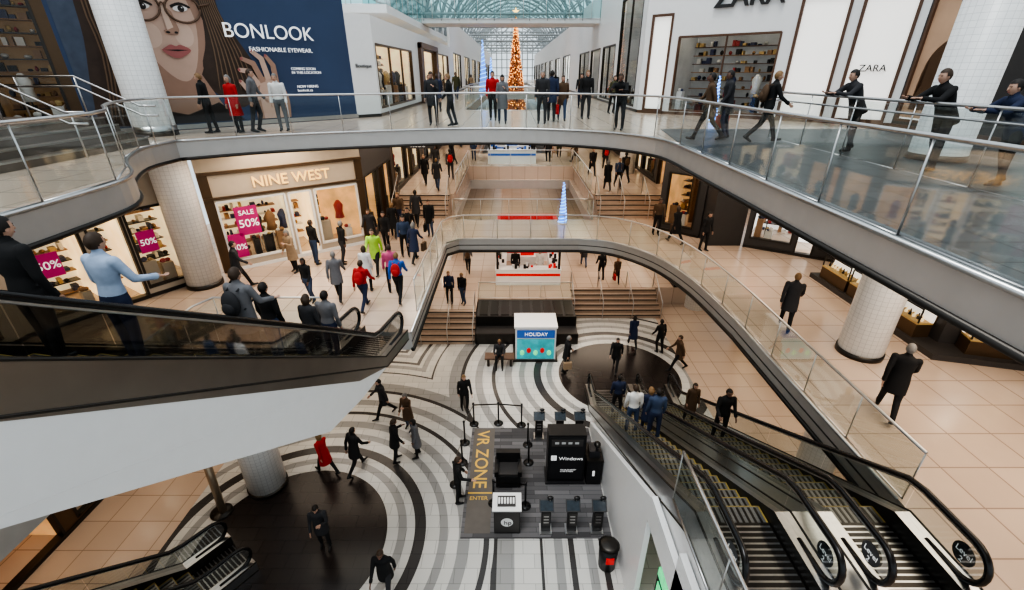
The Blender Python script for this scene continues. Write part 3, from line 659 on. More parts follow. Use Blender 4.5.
g=MB(); g.box(-7.5,7.5,66,69,9.5,10,0); g.box(-7.5,7.5,104,107,9.5,10,0); g.build('bridge',[M_white])

# ---------------------------------------------------------------- trees
def xtree(name,x,y,z0,h,r,body,light,n=3200,seed=1):
    rnd=random.Random(seed); g=MB(); g.tube([(x,y,z0),(x,y,z0+h)],[r*.25,.03],2,10)
    for i in range(n):
        t=rnd.random()**.8*.99; z=z0+h*t; rr=r*(1-t)+.03; a=rnd.random()*6.283
        ca,sa=math.cos(a),math.sin(a); o=Vector((x+ca*rr*.3,y+sa*rr*.3,z+.1)); tip=Vector((x+ca*rr,y+sa*rr,z-.15*rr))
        w=Vector((-sa,ca,0))*.10; u=Vector((0,0,.07))
        g.add([o,tip+w,tip+u,tip-w],[(0,1,2),(0,2,3),(1,3,2)],0)
        if i%3==0:
            q=tip; e=.045; g.add([q+Vector((e,0,0)),q+Vector((0,e,0)),q+Vector((-e,0,0)),q+Vector((0,-e,0)),q+Vector((0,0,e)),q-Vector((0,0,e))],[(0,1,4),(1,2,4),(2,3,4),(3,0,4),(1,0,5),(2,1,5),(3,2,5),(0,3,5)],1)
    st=[(x+(.4 if k%2==0 else .16)*math.cos(R(90+k*36)),y,z0+h+.3+(.4 if k%2==0 else .16)*math.sin(R(90+k*36))) for k in range(10)]
    g.add(st,[list(range(10))],1)
    return g.build(name,[body,light,M_wood])
xtree('christmas_tree',0.4,56,0,17.2,2.3,mat('tree_foliage',(.40,.15,.06),.7,emit=.25,noise=.3),mat('tree_lights',(1,.42,.12),.5,emit=4,noise=.1))
M_conef=mat('blue_lit_fabric',(.12,.30,.8),.5,emit=.9,noise=.2)
def cone(name,x,y,z0,h,r):
    g=MB(); g.tube([(x,y,z0),(x,y,z0+h)],[r,.02],0,16)
    for i in range(12):
        t=i/12; rr=r*(1-t)+.015; g.tube([(x+rr*math.cos(R(a+i*20)),y+rr*math.sin(R(a+i*20)),z0+h*t+h/12*a/360) for a in range(0,361,45)],.012+.03*r,1,5,caps=False)
    g.tube([(x,y,z0),(x,y,z0+.05)],r*1.2,2,16)
    return g.build(name,[M_conef,M_bluelight,M_white])
cone('light_cone_tree',-2.7,47.5,10,4.4,.4); cone('light_cone_tree',2.5,21.9,5,2.0,.2); cone('light_cone_tree',7.8,18.9,10,1.6,.13)
cone('light_cone_tree',-2.0,48.5,10,3.0,.3)

# ---------------------------------------------------------------- kiosks and signs
def kiosk(name,x0,x1,y0,y1,z,canopy=M_red,H=2.9):
    g=MB()
    for a,b,c,d in ((x0,x1,y0,y0+.55),(x0,x1,y1-.55,y1),(x0,x0+.55,y0+.55,y1-.55),(x1-.55,x1,y0+.55,y1-1.6)):
        g.box(a,b,c,d,z,z+.9,0); g.box(a-.03,b+.03,c-.03,d+.03,z+.9,z+.95,3); g.box(a+.02,b-.02,c-.01,c,z+.55,z+.7,1)
        n=int((b-a+d-c)/.28)
        for i in range(n):
            px_=random.uniform(a+.1,b-.1); py=random.uniform(c+.1,d-.1); hh=random.uniform(.08,.3); g.box(px_-.07,px_+.07,py-.04,py+.04,z+.95,z+.95+hh,random.choice((1,2,2,3,6)))
    for px_ in (x0+.1,x1-.1):
        for py in (y0+.1,y1-.1): g.box(px_-.06,px_+.06,py-.06,py+.06,z,z+H,2)
    for a,b,c,d in ((x0,x1,y0,y0+.2),(x0,x1,y1-.2,y1),(x0,x0+.2,y0,y1),(x1-.2,x1,y0,y1)): g.box(a,b,c,d,z+H-.45,z+H,1)
    cx,cy=(x0+x1)/2,(y0+y1)/2
    g.box(cx-.5,cx+.5,cy-.3,cy+.3,z,z+1.0,0); g.box(cx-.4,cx+.4,cy-.05,cy+.05,z+1,z+2.1,1); g.box(cx-.35,cx+.35,cy-.06,cy-.05,z+1.3,z+1.9,4)
    for px_ in (x0+.8,cx,x1-.8): g.tube([(px_,cy,z+H-.5),(px_,cy,z+H-.35)],.12,5,10)
    return g.build(name,[M_whitegloss,canopy,M_darkmetal,M_white,M_teal,M_spot,M_black])
o=kiosk('retail_kiosk',-.9,2.7,23.2,27.4,1)
text('lettering','MOBILE  SHOP',frame((-.9,23.2),(2.7,23.2),0)@Matrix.Translation((.5,-.02,3.55))@UPR,width=2.5,material=M_letter,parent=o)
kiosk('retail_kiosk',-1.7,1.7,33.2,36.8,5.9,M_blue,2.6)
kiosk('retail_kiosk',-5.4,-3.9,27,30,1,M_darkwall,2.6)
for x,y,z,w,st,mt in ((-4.8,24.4,8.2,1.6,'GLOBAL',M_darkwall),(-4.6,30,8.7,2.0,'SHOES',M_darkwall),(1.6,32.6,8.2,2.2,'TELUS',M_blue),(6.2,24.4,8.2,1.8,'LEVEL 2',M_darkwall),(6.4,30,8.7,2.0,'DINING',M_darkwall),(-1.2,37.5,8.3,2.2,'INFO',M_red),(4.9,33,8.3,2.2,'EXIT',M_green)):
    g=MB(); g.box(x-w/2,x+w/2,y,y+.12,z,z+.34,0)
    for q in (x-w/3,x+w/3): g.tube([(q,y+.06,z+.34),(q,y+.06,9.5)],.015,1,6)
    o=g.build('hanging_sign',[mt,M_steel]); text('lettering',st,frame((x-w/2,y),(x+w/2,y),0)@Matrix.Translation((w*.2,-.01,z+.08))@UPR,width=w*.5,material=M_letter,parent=o,ext=.004)
g=MB(); g.box(-1.75,3.15,19.6,21.45,0,.95,0); g.box(-1.75,3.15,18.7,19.6,0,.5,0); g.box(-1.75,3.15,19.5,19.6,.5,1.02,1); g.box(-1.75,3.15,18.6,18.7,0,.56,1)
for i in range(9): g.box(-1.6+i*.53,-1.2+i*.53,19.75,21.3,.95,.99,1)
g.build('planter_ledge',[M_darkwall,M_darkmetal])
g=MB(); g.box(.15,1.95,17.2,18.4,0,1.7,0); g.box(.22,1.88,17.18,17.2,.12,1.15,1); g.box(.22,1.88,17.17,17.19,1.22,1.6,2); g.box(.1,2.0,17.15,18.45,1.7,1.78,0); g.box(.05,2.05,17.1,18.5,0,.08,3)
for i in range(5): g.ell((.45+i*.3,17.17,.45+.12*(i%2)),(.1,.02,.14),4 if i%2 else 5,10,8)
o=g.build('booth',[M_whitegloss,M_teal,M_blue,M_darkmetal,M_red,M_green])
text('lettering','HOLIDAY',frame((.15,17.16),(1.95,17.16),0)@Matrix.Translation((.4,0,1.33))@UPR,width=1.0,material=M_letter,parent=o)

# ---------------------------------------------------------------- demo zone
g=MB(); g.box(-1.45,2.8,8.45,12.85,0,.015,0); g.build('floor_mat',[M_carpet])
g=MB(); g.box(-1.36,-.62,8.6,12.8,.0155,.018,0); rug=g.build('floor_mat_banner',[mat('mat_grey_brown',(.15,.135,.12),.8)])
text('lettering','VR ZONE',Matrix.Translation((-1.22,12.7,.02))@Matrix.Rotation(R(-90),4,'Z'),width=2.55,material=M_yellow,parent=rug,ext=.001,bold=.004)
text('lettering','ENTER',Matrix.Translation((-1.3,9.72,.02)),width=.55,material=M_yellow,parent=rug,ext=.001,bold=.003)
g=MB(); g.box(-1.36,-.62,9.95,10.0,.018,.022,0); g.build('floor_mat_line',[M_yellow],parent=rug)
g=MB(); g.box(1.1,2.25,10.4,10.9,0,1.95,0); g.box(1.16,2.19,10.38,10.4,.15,1.88,1); g.box(1.05,2.3,10.3,11,0,.06,1); g.box(1.2,2.15,10.36,10.38,1.55,1.8,2)
for i in range(4): g.box(1.3+i*.2,1.42+i*.2,10.355,10.36,1.64,1.72,3)
o=g.build('display_stand',[M_black,mat('matte_black_panel',(.014,.014,.016),.5),M_darkwall,mat('soft_white_icon',(.5,.5,.5),.5)])
F=frame((1.1,10.38),(2.3,10.38),0)
text('lettering','Windows',wallM(F,.34,.98,.01),width=.74,material=M_letter,parent=o,ext=.002)
q=MB()
for i in range(2):
    for j in range(2): q.box(1.2+i*.09,1.28+i*.09,10.365,10.375,.97+j*.1,1.06+j*.1,0)
q.build('icon',[M_letter],parent=o)
text('lettering','YOUR JOURNEY\nSTARTS HERE',wallM(F,.4,.55,.01),width=.5,material=M_letter,parent=o,ext=.002)
g=MB(); g.box(2.32,2.78,10.3,11.0,0.015,1.0,0); g.box(2.3,2.8,10.26,11.04,1.0,1.05,1); g.box(2.38,2.7,10.4,10.8,1.05,1.3,2); g.box(2.5,2.57,10.28,10.3,.4,.6,3); g.tube([(2.6,10.45,1.3),(2.6,10.45,1.5)],.04,2,8); g.ell((2.6,10.45,1.55),(.1,.12,.09),1)
g.build('demo_counter',[M_black,M_darkmetal,M_blackglass,M_letter])
def pedestal(x,y,rz=0,h=1.0):
    g=MB(); g.box(-.17,.17,-.17,.17,0,.05,4); g.box(-.13,.13,-.09,.09,.05,h,0); g.box(-.1,.1,-.1,-.09,.3,.8,2)
    for i in range(3): g.box(-.07,.07,-.105,-.1,.4+i*.12,.44+i*.12,4)
    o=g.M; g.M=Matrix.Translation((0,-.02,h))@Matrix.Rotation(R(35),4,'X'); g.box(-.2,.2,-.16,.16,0,.04,0); g.box(-.17,.17,-.13,.13,.04,.045,1); g.M=o
    g.tube([(.1,.05,h),(.1,.05,h+.22)],.015,3,6); g.ell((.1,.02,h+.26),(.09,.06,.05),0,10,8)
    return g.build('demo_pedestal',[M_black,M_darkscreen,M_darkwall,M_steel,M_steel],loc=(x,y,0.015),rz=rz)
for x in (.95,1.68,2.4): pedestal(x,8.72)
for x in (.95,1.68,2.36): pedestal(x,12.4,0,.95)
g=MB(); g.box(-.5,.22,8.6,9.1,0.015,.95,0); g.box(-.48,.2,8.58,8.6,.08,.88,1); g.box(-.54,.26,8.55,9.15,.95,1.0,2); g.box(-.4,.1,8.68,9.02,1.0,1.03,1)
for i in range(6): g.box(-.38+i*.08,-.33+i*.08,8.75,8.95,1.03,1.05,2)
vs=[(-.14+.17*math.cos(R(a)),8.575,.5+.17*math.sin(R(a))) for a in range(0,360,18)]; g.add(vs,[list(range(len(vs)))],2)
o=g.build('demo_counter',[M_black,M_darkwall,M_whitegloss]); text('lettering','hp',wallM(frame((-.5,8.57),(.2,8.57),0),.27,.43,.01),width=.2,material=M_letterdark,parent=o,ext=.002)
g=MB()
x,y=-.12,10.5
g.box(x-.38,x+.38,y-.35,y+.35,.08,.5,0); g.box(x-.38,x+.38,y+.2,y+.38,.5,.95,0); g.box(x-.42,x-.3,y-.35,y+.3,.5,.7,0); g.box(x+.3,x+.42,y-.35,y+.3,.5,.7,0); g.box(x-.3,x+.3,y-.3,y+.2,.5,.56,1)
for a in (-.3,.3):
    for b in (-.28,.28): g.cyl(x+a,y+b,0.015,.08,.03,2,8)
g.build('armchair',[M_black,M_darkwall,M_steel])
def stanchions(pts):
    g=MB()
    for x,y in pts:
        g.tube([(x,y,0.015),(x,y,.03),(x,y,.05)],[.17,.17,.03],0,16); g.cyl(x,y,.03,.95,.03,0,10); g.cyl(x,y,.93,1.0,.04,0,10)
    for (a,b),(c,d) in zip(pts,pts[1:]):
        g.add([(a,b,.88),(c,d,.88),(c,d,.94),(a,b,.94)],[(0,1,2,3)],1)
    g.build('belt_barrier',[M_black,M_darkmetal])
stanchions([(-1.65,12.1),(-1.4,13.05),(-.5,13.1),(.35,13.0)]); stanchions([(-1.65,11.2),(-1.8,10.3)]); stanchions([(.55,12.0),(.55,11.2)]); stanchions([(-.55,9.6),(.4,9.5)])
g=MB(); g.box(3.3,3.9,5.9,6.5,0,1.5,0); g.box(3.28,3.3,6.0,6.4,.9,1.4,1); g.box(3.25,3.3,6.0,6.4,.7,.85,2); g.box(3.35,3.85,6.5,6.52,.9,1.4,1); g.box(3.35,3.85,5.87,5.9,.9,1.4,1); g.box(3.3,3.9,5.9,6.5,1.5,1.75,1)
g.build('cash_machine',[M_darkwall,M_green,M_steel])
g=MB(); g.tube([(2.5,7.7,0),(2.5,7.7,.8)],[.22,.25],0,20); g.tube([(2.5,7.7,.8),(2.5,7.7,.86)],[.27,.2],1,20); g.box(2.4,2.6,7.43,7.47,.4,.6,2); g.build('trash_bin',[M_black,M_darkmetal,M_red])
g=MB(); g.tube([(-8.6,9.3,0),(-8.6,9.3,.04)],.3,0,20); g.tube([(-8.55,9.3,.02),(-8.9,9.8,2.4)],[.1,.12],1,12); g.build('sculpture_post',[M_darkmetal,mat('pale_bronze',(.38,.30,.22),.35,.6)])

# ---------------------------------------------------------------- people
M_skin=mat('skin',(.50,.31,.23),.55,noise=.05); M_skin2=mat('skin_dark',(.18,.10,.07),.55,noise=.05)
M_lips=mat('lips',(.42,.13,.12),.5); M_eye=mat('eye_dark',(.02,.015,.012),.3)
HAIR=[mat('hair_%d'%i,c,.6,noise=.3,ns=30) for i,c in enumerate(((.015,.011,.009),(.05,.03,.018),(.22,.13,.06),(.2,.19,.18)))]
CL={n:mat('cloth_'+n,c,.85,noise=.2,ns=9) for n,c in dict(black=(.012,.012,.013),char=(.034,.034,.038),grey=(.15,.15,.16),navy=(.02,.03,.07),denim=(.045,.07,.13),ltblue=(.36,.45,.60),white=(.68,.67,.65),red=(.42,.02,.02),pink=(.55,.10,.22),lime=(.35,.60,.08),blue=(.03,.11,.40),brown=(.10,.06,.035),tan=(.32,.23,.15),olive=(.07,.07,.035),teal=(.02,.16,.19)).items()}
POSES=dict(
 stand=dict(lean=2,legs=((4,3,4),(-4,3,5)),arms=((4,9,14,0),(-2,9,18,0))),
 walkA=dict(lean=5,legs=((26,8,1),(-20,22,1)),arms=((-24,8,16,0),(24,8,30,0))),
 walkB=dict(lean=4,legs=((12,30,1),(-10,4,1)),arms=((14,8,24,0),(-12,8,14,0))),
 phone=dict(lean=3,legs=((3,4,4),(-5,6,6)),arms=((18,8,105,25),(8,9,20,0)),pitch=-22),
 lean=dict(lean=26,legs=((2,4,5),(-10,10,5)),arms=((52,14,45,20),(50,14,48,20)),pitch=-8),
 sit=dict(lean=4,legs=((84,84,6),(82,86,8)),arms=((30,12,62,15),(28,12,60,15)),pitch=-10),
 hold=dict(lean=2,legs=((3,3,4),(-3,3,4)),arms=((6,12,30,0),(20,16,55,-5))))
def pmesh(key,pose,fem=False,coat=True,bag=False):
    P=POSES[pose]; ln=R(P['lean']); hip=Vector((0,0,.93)); dr=Vector((0,math.sin(ln),math.cos(ln))); fw=Vector((0,math.cos(ln),-math.sin(ln)))
    S=lambda t:hip+dr*t
    k=.9 if fem else 1.0; b=MB(); segs=[]
    prof=[(-.12,.10,.09),(-.08,.15,.112),(-.02,.168 if not fem else .175,.122),(.06,.16,.115),(.17,.142*k,.102),(.30,.168*k,.118),(.40,.188*k,.12),(.465,.175*k,.105),(.51,.11,.085),(.54,.065,.06)]
    b.tube([S(t) for t,_,_ in prof],[a for _,a,_ in prof],0,20,ry=[c for _,_,c in prof],up=(1,0,0))
    segs.append((S(.05),S(.46),.14,.15,0)); segs.append((S(-.1),S(-.02),.14,.15,1))
    nk=S(.53); hd=nk+Vector((0,.02+.02*math.sin(ln),.125)); b.caps(S(.48),.06,nk+Vector((0,.01,.08)),.052); segs.append((S(.54),nk+Vector((0,.01,.09)),.03,.052,3))
    hands=[]
    for i,sg in enumerate((-1,1)):
        sf,ab,ef,inn=P['arms'][i]; sh=S(.455)+Vector((sg*.185*k,0,0))
        d=Vector((sg*math.sin(R(ab)),math.sin(R(sf))*math.cos(R(ab)),-math.cos(R(sf))*math.cos(R(ab)))); el=sh+d*.285
        a2=R(sf+ef); d2=Vector((-sg*math.sin(R(inn)),math.sin(a2)*math.cos(R(inn)),-math.cos(a2)*math.cos(R(inn)))); wr=el+d2*.25
        b.caps(sh,.066*k,el,.05*k); b.caps(el,.05*k,wr,.037); segs+=[(sh,el,.066,.05,0),(el,wr-d2*.01,.05,.038,0)]
        lat=Vector((0,1,0)); lat=(lat-d2*lat.dot(d2)).normalized() if abs(d2.y)<.9 else Vector((1,0,0))*(-sg)
        pn=d2.cross(lat).normalized()
        if pn.x*sg>0: pn=-pn
        hands.append((wr,d2,lat,pn)); segs.append((wr+d2*.03,wr+d2*.09,.03,.03,3))
        b.tube([wr,wr+d2*.03,wr+d2*.07,wr+d2*.1],[.024,.035,.04,.034],3,10,ry=[.022,.018,.016,.013],up=lat)
    low=9
    for i,sg in enumerate((-1,1)):
        tf,kf,ab=P['legs'][i]; hp=hip+Vector((sg*.088,0,-.04))
        d=Vector((sg*math.sin(R(ab)),math.sin(R(tf)),-math.cos(R(tf)))).normalized(); kn=hp+d*.42
        d2=Vector((0,math.sin(R(tf-kf)),-math.cos(R(tf-kf)))); an=kn+d2*.405
        b.caps(hp,.098,kn,.064); b.caps(kn,.064,an,.05); segs+=[(hp,kn,.095,.064,1),(kn,an,.064,.05,1)]
        fa=R((tf-kf)*(.75 if tf-kf<0 else .5)); fd=Vector((0,math.cos(fa),math.sin(fa))); fdn=Vector((0,math.sin(fa),-math.cos(fa)))
        if pose=='sit': fd=Vector((0,1,0)); fdn=Vector((0,0,-1))
        heel=an+fdn*.045-fd*.03; toe=an+fdn*.055+fd*.17
        b.caps(heel,.042,toe,.032); b.caps(an,.045,an+fd*.06+fdn*.04,.04)
        segs.append((heel,toe,.05,.045,2)); low=min(low,heel.z-.042,toe.z-.034)
    me=b.mesh('tmp',[]); o=bpy.data.objects.new('tmp',me); COL.objects.link(o)
    m=o.modifiers.new('r','REMESH'); m.mode='VOXEL'; m.voxel_size=.0185; m2=o.modifiers.new('s','SMOOTH'); m2.factor=.5; m2.iterations=3
    bpy.context.view_layer.update(); ev=bpy.data.meshes.new_from_object(o.evaluated_get(bpy.context.evaluated_depsgraph_get()))
    bpy.data.objects.remove(o)
    g=MB(); g.v=[tuple(v.co) for v in ev.vertices]
    for p in ev.polygons:
        c=p.center; best=9;lab=0
        for p0,p1,r0,r1,l in segs:
            ax=p1-p0; t=max(0,min(1,(c-p0).dot(ax)/ax.length_squared)); dd=(c-(p0+ax*t)).length-(r0+(r1-r0)*t)
            if dd<best: best=dd;lab=l
        g.f.append(list(p.vertices)); g.m.append(lab); g.s.append(True)
    for (wr,d2,lat,pn) in hands:
        for q,(off,ln_) in enumerate(((.028,.068),(.010,.078),(-.009,.073),(-.027,.058))):
            p=wr+d2*.09+lat*off; dirs=[d2,(d2+pn*.45).normalized(),(d2*.7+pn*.8).normalized()]; pts=[p-d2*.015,p]
            for w_,dd in zip((.42,.32,.26),dirs): pts.append(pts[-1]+dd*ln_*w_)
            g.tube(pts,[.009,.0095,.009,.0082,.005],3,6)
        p=wr+d2*.03+lat*.028; g.tube([p-lat*.01,p+lat*.02+d2*.022+pn*.008,p+lat*.03+d2*.048+pn*.014,p+lat*.03+d2*.068+pn*.02],[.013,.012,.010,.006],3,6)
    pit=R(P.get('pitch',-3)); Hm=Matrix.Translation(hd)@Matrix.Rotation(pit,4,'X')
    g.M=Hm
    def hf(u):
        x,y,z=u
        if z<0: x*=1+.30*z; y=y*(1+.12*z)+(-.05*z if y>0 else .18*z*y)
        return (x,y,z)
    g.ell((0,0.005,0),(.074,.094,.118),3,16,12,hf)
    g.tube([(0,.088,.02),(0,.104,-.012),(0,.108,-.022),(0,.092,-.032)],[.007,.011,.013,.008],3,8)
    for sx in (-1,1):
        g.ell((sx*.029,.083,.012),(.013,.008,.007),6,8,6); g.tube([(sx*.014,.092,.03),(sx*.03,.089,.034),(sx*.045,.078,.028)],.0035,4,5)
        g.ell((sx*.075,-.002,-.005),(.008,.018,.03),3,8,6)
    g.ell((0,.088,-.056),(.024,.008,.008),7,10,6)
    vs=[];nu,nv=18,12; fs=[]
    for i in range(nv+1):
        ph=math.pi*i/nv
        for j in range(nu):
            a=2*math.pi*j/nu; u=Vector((math.sin(ph)*math.cos(a),math.sin(ph)*math.sin(a),math.cos(ph)))
            x,y,z=hf(u); w=(x*.084,y*.106-.004,z*.128+.006)
            if fem and u.z<.1: w=(x*.095*(1+.1*(-u.z)),min(y,.25)*.11-.012,u.z*.25+.02)
            vs.append(w)
    for i in range(nv):
        for j in range(nu):
            ids=(i*nu+j,(i+1)*nu+j,(i+1)*nu+(j+1)%nu,i*nu+(j+1)%nu); c=sum((Vector(vs[q]) for q in ids),Vector())/4
            if c.z<.055 and c.y>.025: continue
            if not fem and c.z<-.05: continue
            if not fem and c.z<.0 and c.y>-.02: continue
            fs.append(ids)
    g.add(vs,fs,4,True); g.M=Matrix()
    g.tube([S(.50),S(.545)],[.085,.068],0,14,caps=False)
    for (wr,d2,lat,pn) in hands: g.tube([wr-d2*.07,wr+d2*.004],[.045,.043],0,12,caps=False)
    if coat:
        lo=-.30 if pose!='sit' and pose!='lean' else -.12
        pr=[(lo,.20,.165),(-.16,.197,.155),(-.03,.19,.142),(.08,.175,.13),(.17,.16*k+.006,.122),(.30,.182*k,.134),(.40,.196*k,.13)]
        if fem: pr[0]=(lo-.12 if lo<-.2 else lo,.22,.18)
        g.tube([S(t) for t,_,_ in pr],[a for _,a,_ in pr],0,22,caps=False,ry=[c for _,_,c in pr],up=(1,0,0))
    if bag=='pack':
        g.M=Matrix.Translation(S(.25)-fw*.2)@Matrix.Rotation(-ln,4,'X'); g.ell((0,0,0),(.15,.09,.22),5,14,10); g.ell((0,-.07,-.06),(.11,.05,.11),5,12,8)
        g.M=Matrix()
        for sx in (-1,1): g.tube([S(.44)-fw*.13+Vector((sx*.09,0,0)),S(.5)+Vector((sx*.1,0,.0)),S(.4)+fw*.135+Vector((sx*.1,0,0)),S(.2)+fw*.13+Vector((sx*.12,0,0)),S(.12)-fw*.1+Vector((sx*.13,0,0))],.014,5,6)
    elif bag=='tote':
        wr,d2,lat,pn=hands[1]; c=wr+d2*.12
        g.tube([c+Vector((0,-.08,-.18)),c+Vector((0,-.06,-.02)),c,c+Vector((0,.06,-.02)),c+Vector((0,.08,-.18))],.006,5,6)
        g.M=Matrix.Translation(c); g.box(-.055,.055,-.17,.17,-.5,-.17,5); g.M=Matrix()
    for i,v in enumerate(g.v): g.v[i]=(v[0],v[1],v[2]-low)
    return g.mesh('person_'+key,[CL['black'],CL['navy'],M_black,M_skin,HAIR[0],CL['brown'],M_eye,M_lips])
PM={}
for key,a in dict(standM=('stand',0,0,0),standF=('stand',1,1,0),walkAM=('walkA',0,1,0),walkAF=('walkA',1,1,'tote'),walkAP=('walkA',0,0,'pack'),walkBM=('walkB',0,0,0),walkBF=('walkB',1,0,0),walkBT=('walkB',0,1,'tote'),phoneM=('phone',0,1,0),phoneF=('phone',1,1,0),leanM=('lean',0,1,0),sitM=('sit',0,0,0),holdM=('hold',0,0,0),holdP=('hold',0,1,'pack')).items():
    PM[key]=pmesh(key,a[0],bool(a[1]),bool(a[2]),a[3])
prnd=random.Random(3)
def person(x,y,z,key,yaw=0,top=None,bot=None,hair=None,sc=None,bag=None,name='pedestrian',skin=None):
    o=bpy.data.objects.new(name,PM[key]); COL.objects.link(o); o.location=(x,y,z); o.rotation_euler[2]=R(yaw)
    s=sc or prnd.uniform(.95,1.05); s*= .94 if key.endswith('F') else 1; o.scale=(s,s,s)
    top=top or prnd.choice(['black','char','navy','grey','brown','olive','black','char','black','denim','tan']); bot=bot or prnd.choice(['black','denim','navy','char','black'])
    ms={0:CL[top],1:CL[bot],4:HAIR[hair if hair is not None else prnd.choice((0,0,1,1,2,3))],5:CL[bag or prnd.choice(('brown','black','red','tan'))],3:M_skin if (skin is None and prnd.random()<.8) else M_skin2}
    for i,m in ms.items(): o.material_slots[i].link='OBJECT'; o.material_slots[i].material=m
    return o
W=['walkAM','walkAF','walkAP','walkBM','walkBF','walkBT']
# upper level, bridge
person(-9.3,15.0,10,'standM',100,'black','black'); person(-8.55,15.15,10,'standF',170,'red','black'); person(-8.0,15.3,10,'walkBM',-80,'grey','char'); person(-7.35,15.6,10,'standM',190,'white','grey')
person(-2.8,17.4,10,'phoneM',180,'char','black'); person(-2.15,17.2,10,'walkBM',90,'black','char'); person(-.75,19.3,10,'walkBM',180,'red','black'); person(-.35,18.1,10,'phoneF',180,'grey'); person(1.1,18.0,10,'standM',170,'char'); person(1.5,18.8,10,'walkBT',0,'navy'); person(1.95,19.2,10,'walkAM',180,'brown'); person(3.0,20,10,'standM',180,'black')
person(3.5,15.9,10,'leanM',155,'black','char')
person(5.4,13.4,10,'walkAM',75,'brown','black'); person(5.95,13.6,10,'walkBT',85,'char','navy'); person(6.8,13.0,10,'walkAP',-100,'black','black')
person(8.0,11.4,10,'leanM',90,'char','black',0,1.05); person(8.0,9.0,10,'leanM',90,'black','black',1,1.05); person(8.05,7.7,10,'leanM',80,'navy','black',0)
for x,y,yw in ((-3.6,24,10),(-4.5,27,190),(3.6,26,170),(4.4,31,0),(-3.9,35,180),(3.3,38,0),(-3.4,42,20),(4.6,22.6,200)): person(x,y,10,prnd.choice(W),yw)
# middle level
for x,y,k,w,t,b in ((-8.1,15.7,'phoneF',160,'tan','black'),(-7.6,16.5,'standM',-30,'black','denim'),(-5.65,13.4,'walkAM',10,'grey','black'),(-6.5,13.2,'walkBF',170,'black','denim'),(-4.6,12.7,'walkAP',-10,'red','navy'),(-4.9,14.1,'standF',0,'white','black'),(-3.65,13.3,'walkAP',0,'blue','black'),(-5.2,17.9,'walkBM',180,'black','black'),(-6.0,18.6,'walkAM',175,'char','black'),(-3.8,16.7,'walkAF',-15,'navy','black'),(-3.7,19.8,'walkBT',180,'black','denim'),(-4.6,21.4,'walkAM',0,'char','black'),(-5.3,20.9,'walkBM',180,'brown','navy'),(-9.3,14.2,'walkAM',-60,'char','black'),(-5.3,19.6,'walkAF',10,'black','black'),(-6.5,16.5,'walkBM',-40,'black','char'),(-4.3,17.3,'standM',200,'denim','black'),(-5.0,15.6,'walkAM',180,'lime','black'),(-4.0,13.9,'standM',20,'pink','black'),(-4.4,18.7,'walkAP',180,'black','denim')):
    person(x,y,5,k,w,t,b)
person(7.9,11.5,5,'walkAM',-30,'char','black'); person(8.1,7.8,5,'walkAM',-35,'black','black'); person(6.6,20.0,5,'walkBM',180,'brown'); person(7.1,18.9,5,'walkAF',20,'black'); person(8.0,18.0,5,'standM',200,'black')
for x,y,yw in ((-4.1,25.2,0),(-5.0,26.5,180),(-3.7,28,10),(-4.9,30,180),(5.2,25,0),(5.9,25.6,180),(6.6,27,10),(5.0,29,190),(6.2,31,0),(-4.2,33,40),(-2.8,34.5,180),(2.6,34,10),(3.6,36,180),(4.6,34,90),(-4.4,41,0),(-4.9,46,180),(5,42,0)): person(x,y,5.9,prnd.choice(W),yw)
# ground level
for x,y,k,w,t,b in ((-1.8,13.8,'walkBM',200,'black','black'),(-3.85,11.3,'phoneM',-60,'black','black'),(-3.2,11.5,'standF',110,'grey','black'),(-3.75,12.8,'phoneF',160,'brown','denim'),(-4.8,13.5,'walkAM',120,'char','black'),(-6.0,10.8,'walkAF',60,'red','black'),(-5.05,10.9,'walkAM',-30,'black','black'),(-5.1,8.2,'phoneM',190,'char','black'),(-1.6,9.7,'holdM',-80,'black','black'),(-3.1,7.0,'walkAM',180,'black','char'),(6.8,17.9,'walkBM',20,'black','black'),(7.2,16.5,'walkAM',90,'brown','black'),(4.5,16.5,'walkAM',160,'black','black'),(2.35,16.4,'walkBT',-80,'black','black'),(5.7,18.4,'walkAF',0,'navy','black'),(-.55,16.95,'sitM',180,'char','black')):
    person(x,y,0,k,w,t,b)
for x,y,k,w,t,b in ((-3.2,21.0,'standM',180,'navy','black'),(-2.5,20.8,'walkBM',160,'black','denim'),(-4.5,21.8,'walkAM',0,'tan','black'),(5.9,23.6,'walkAF',180,'brown','black'),(5.1,24.0,'walkBM',10,'black','black'),(.2,24.3,'standM',180,'black','black'),(1.6,24.3,'standF',180,'white','black'),(4.4,26,'walkAM',0,'char','denim'),(-2.6,25,'walkAP',0,'grey','black')):
    person(x,y,1,k,w,t,b)
g=MB(); g.box(-1.2,.1,16.7,17.2,.38,.45,0); g.box(-1.1,-1.0,16.75,17.15,0,.38,1); g.box(-.1,0,16.75,17.15,0,.38,1); g.build('bench',[M_wood,M_darkmetal])
def ride(B,T,z0,z1,s,lat,key,yawrel,top,bot,hair=None,bag=None,sc=None):
    F=frame(B,T,0); L=(Vector(T)-Vector(B)).length; n=round((z1-z0)/.2); i=int(s/L*n); z=z0+(z1-z0)*(i+1)/n+.006
    p=F@Vector(((i+.5)*L/n,lat,0)); ang=math.degrees(math.atan2(T[1]-B[1],T[0]-B[0]))-90
    person(p.x,p.y,z,key,ang+yawrel,top,bot,hair,bag=bag,sc=sc)
EL=((-3.92,9.75),(-5.46,2.2),5,10)
ride(*EL,4.9,-.08,'holdM',180,'ltblue','navy',1,sc=1.04); ride(*EL,5.8,.2,'standM',180,'black','black',0)
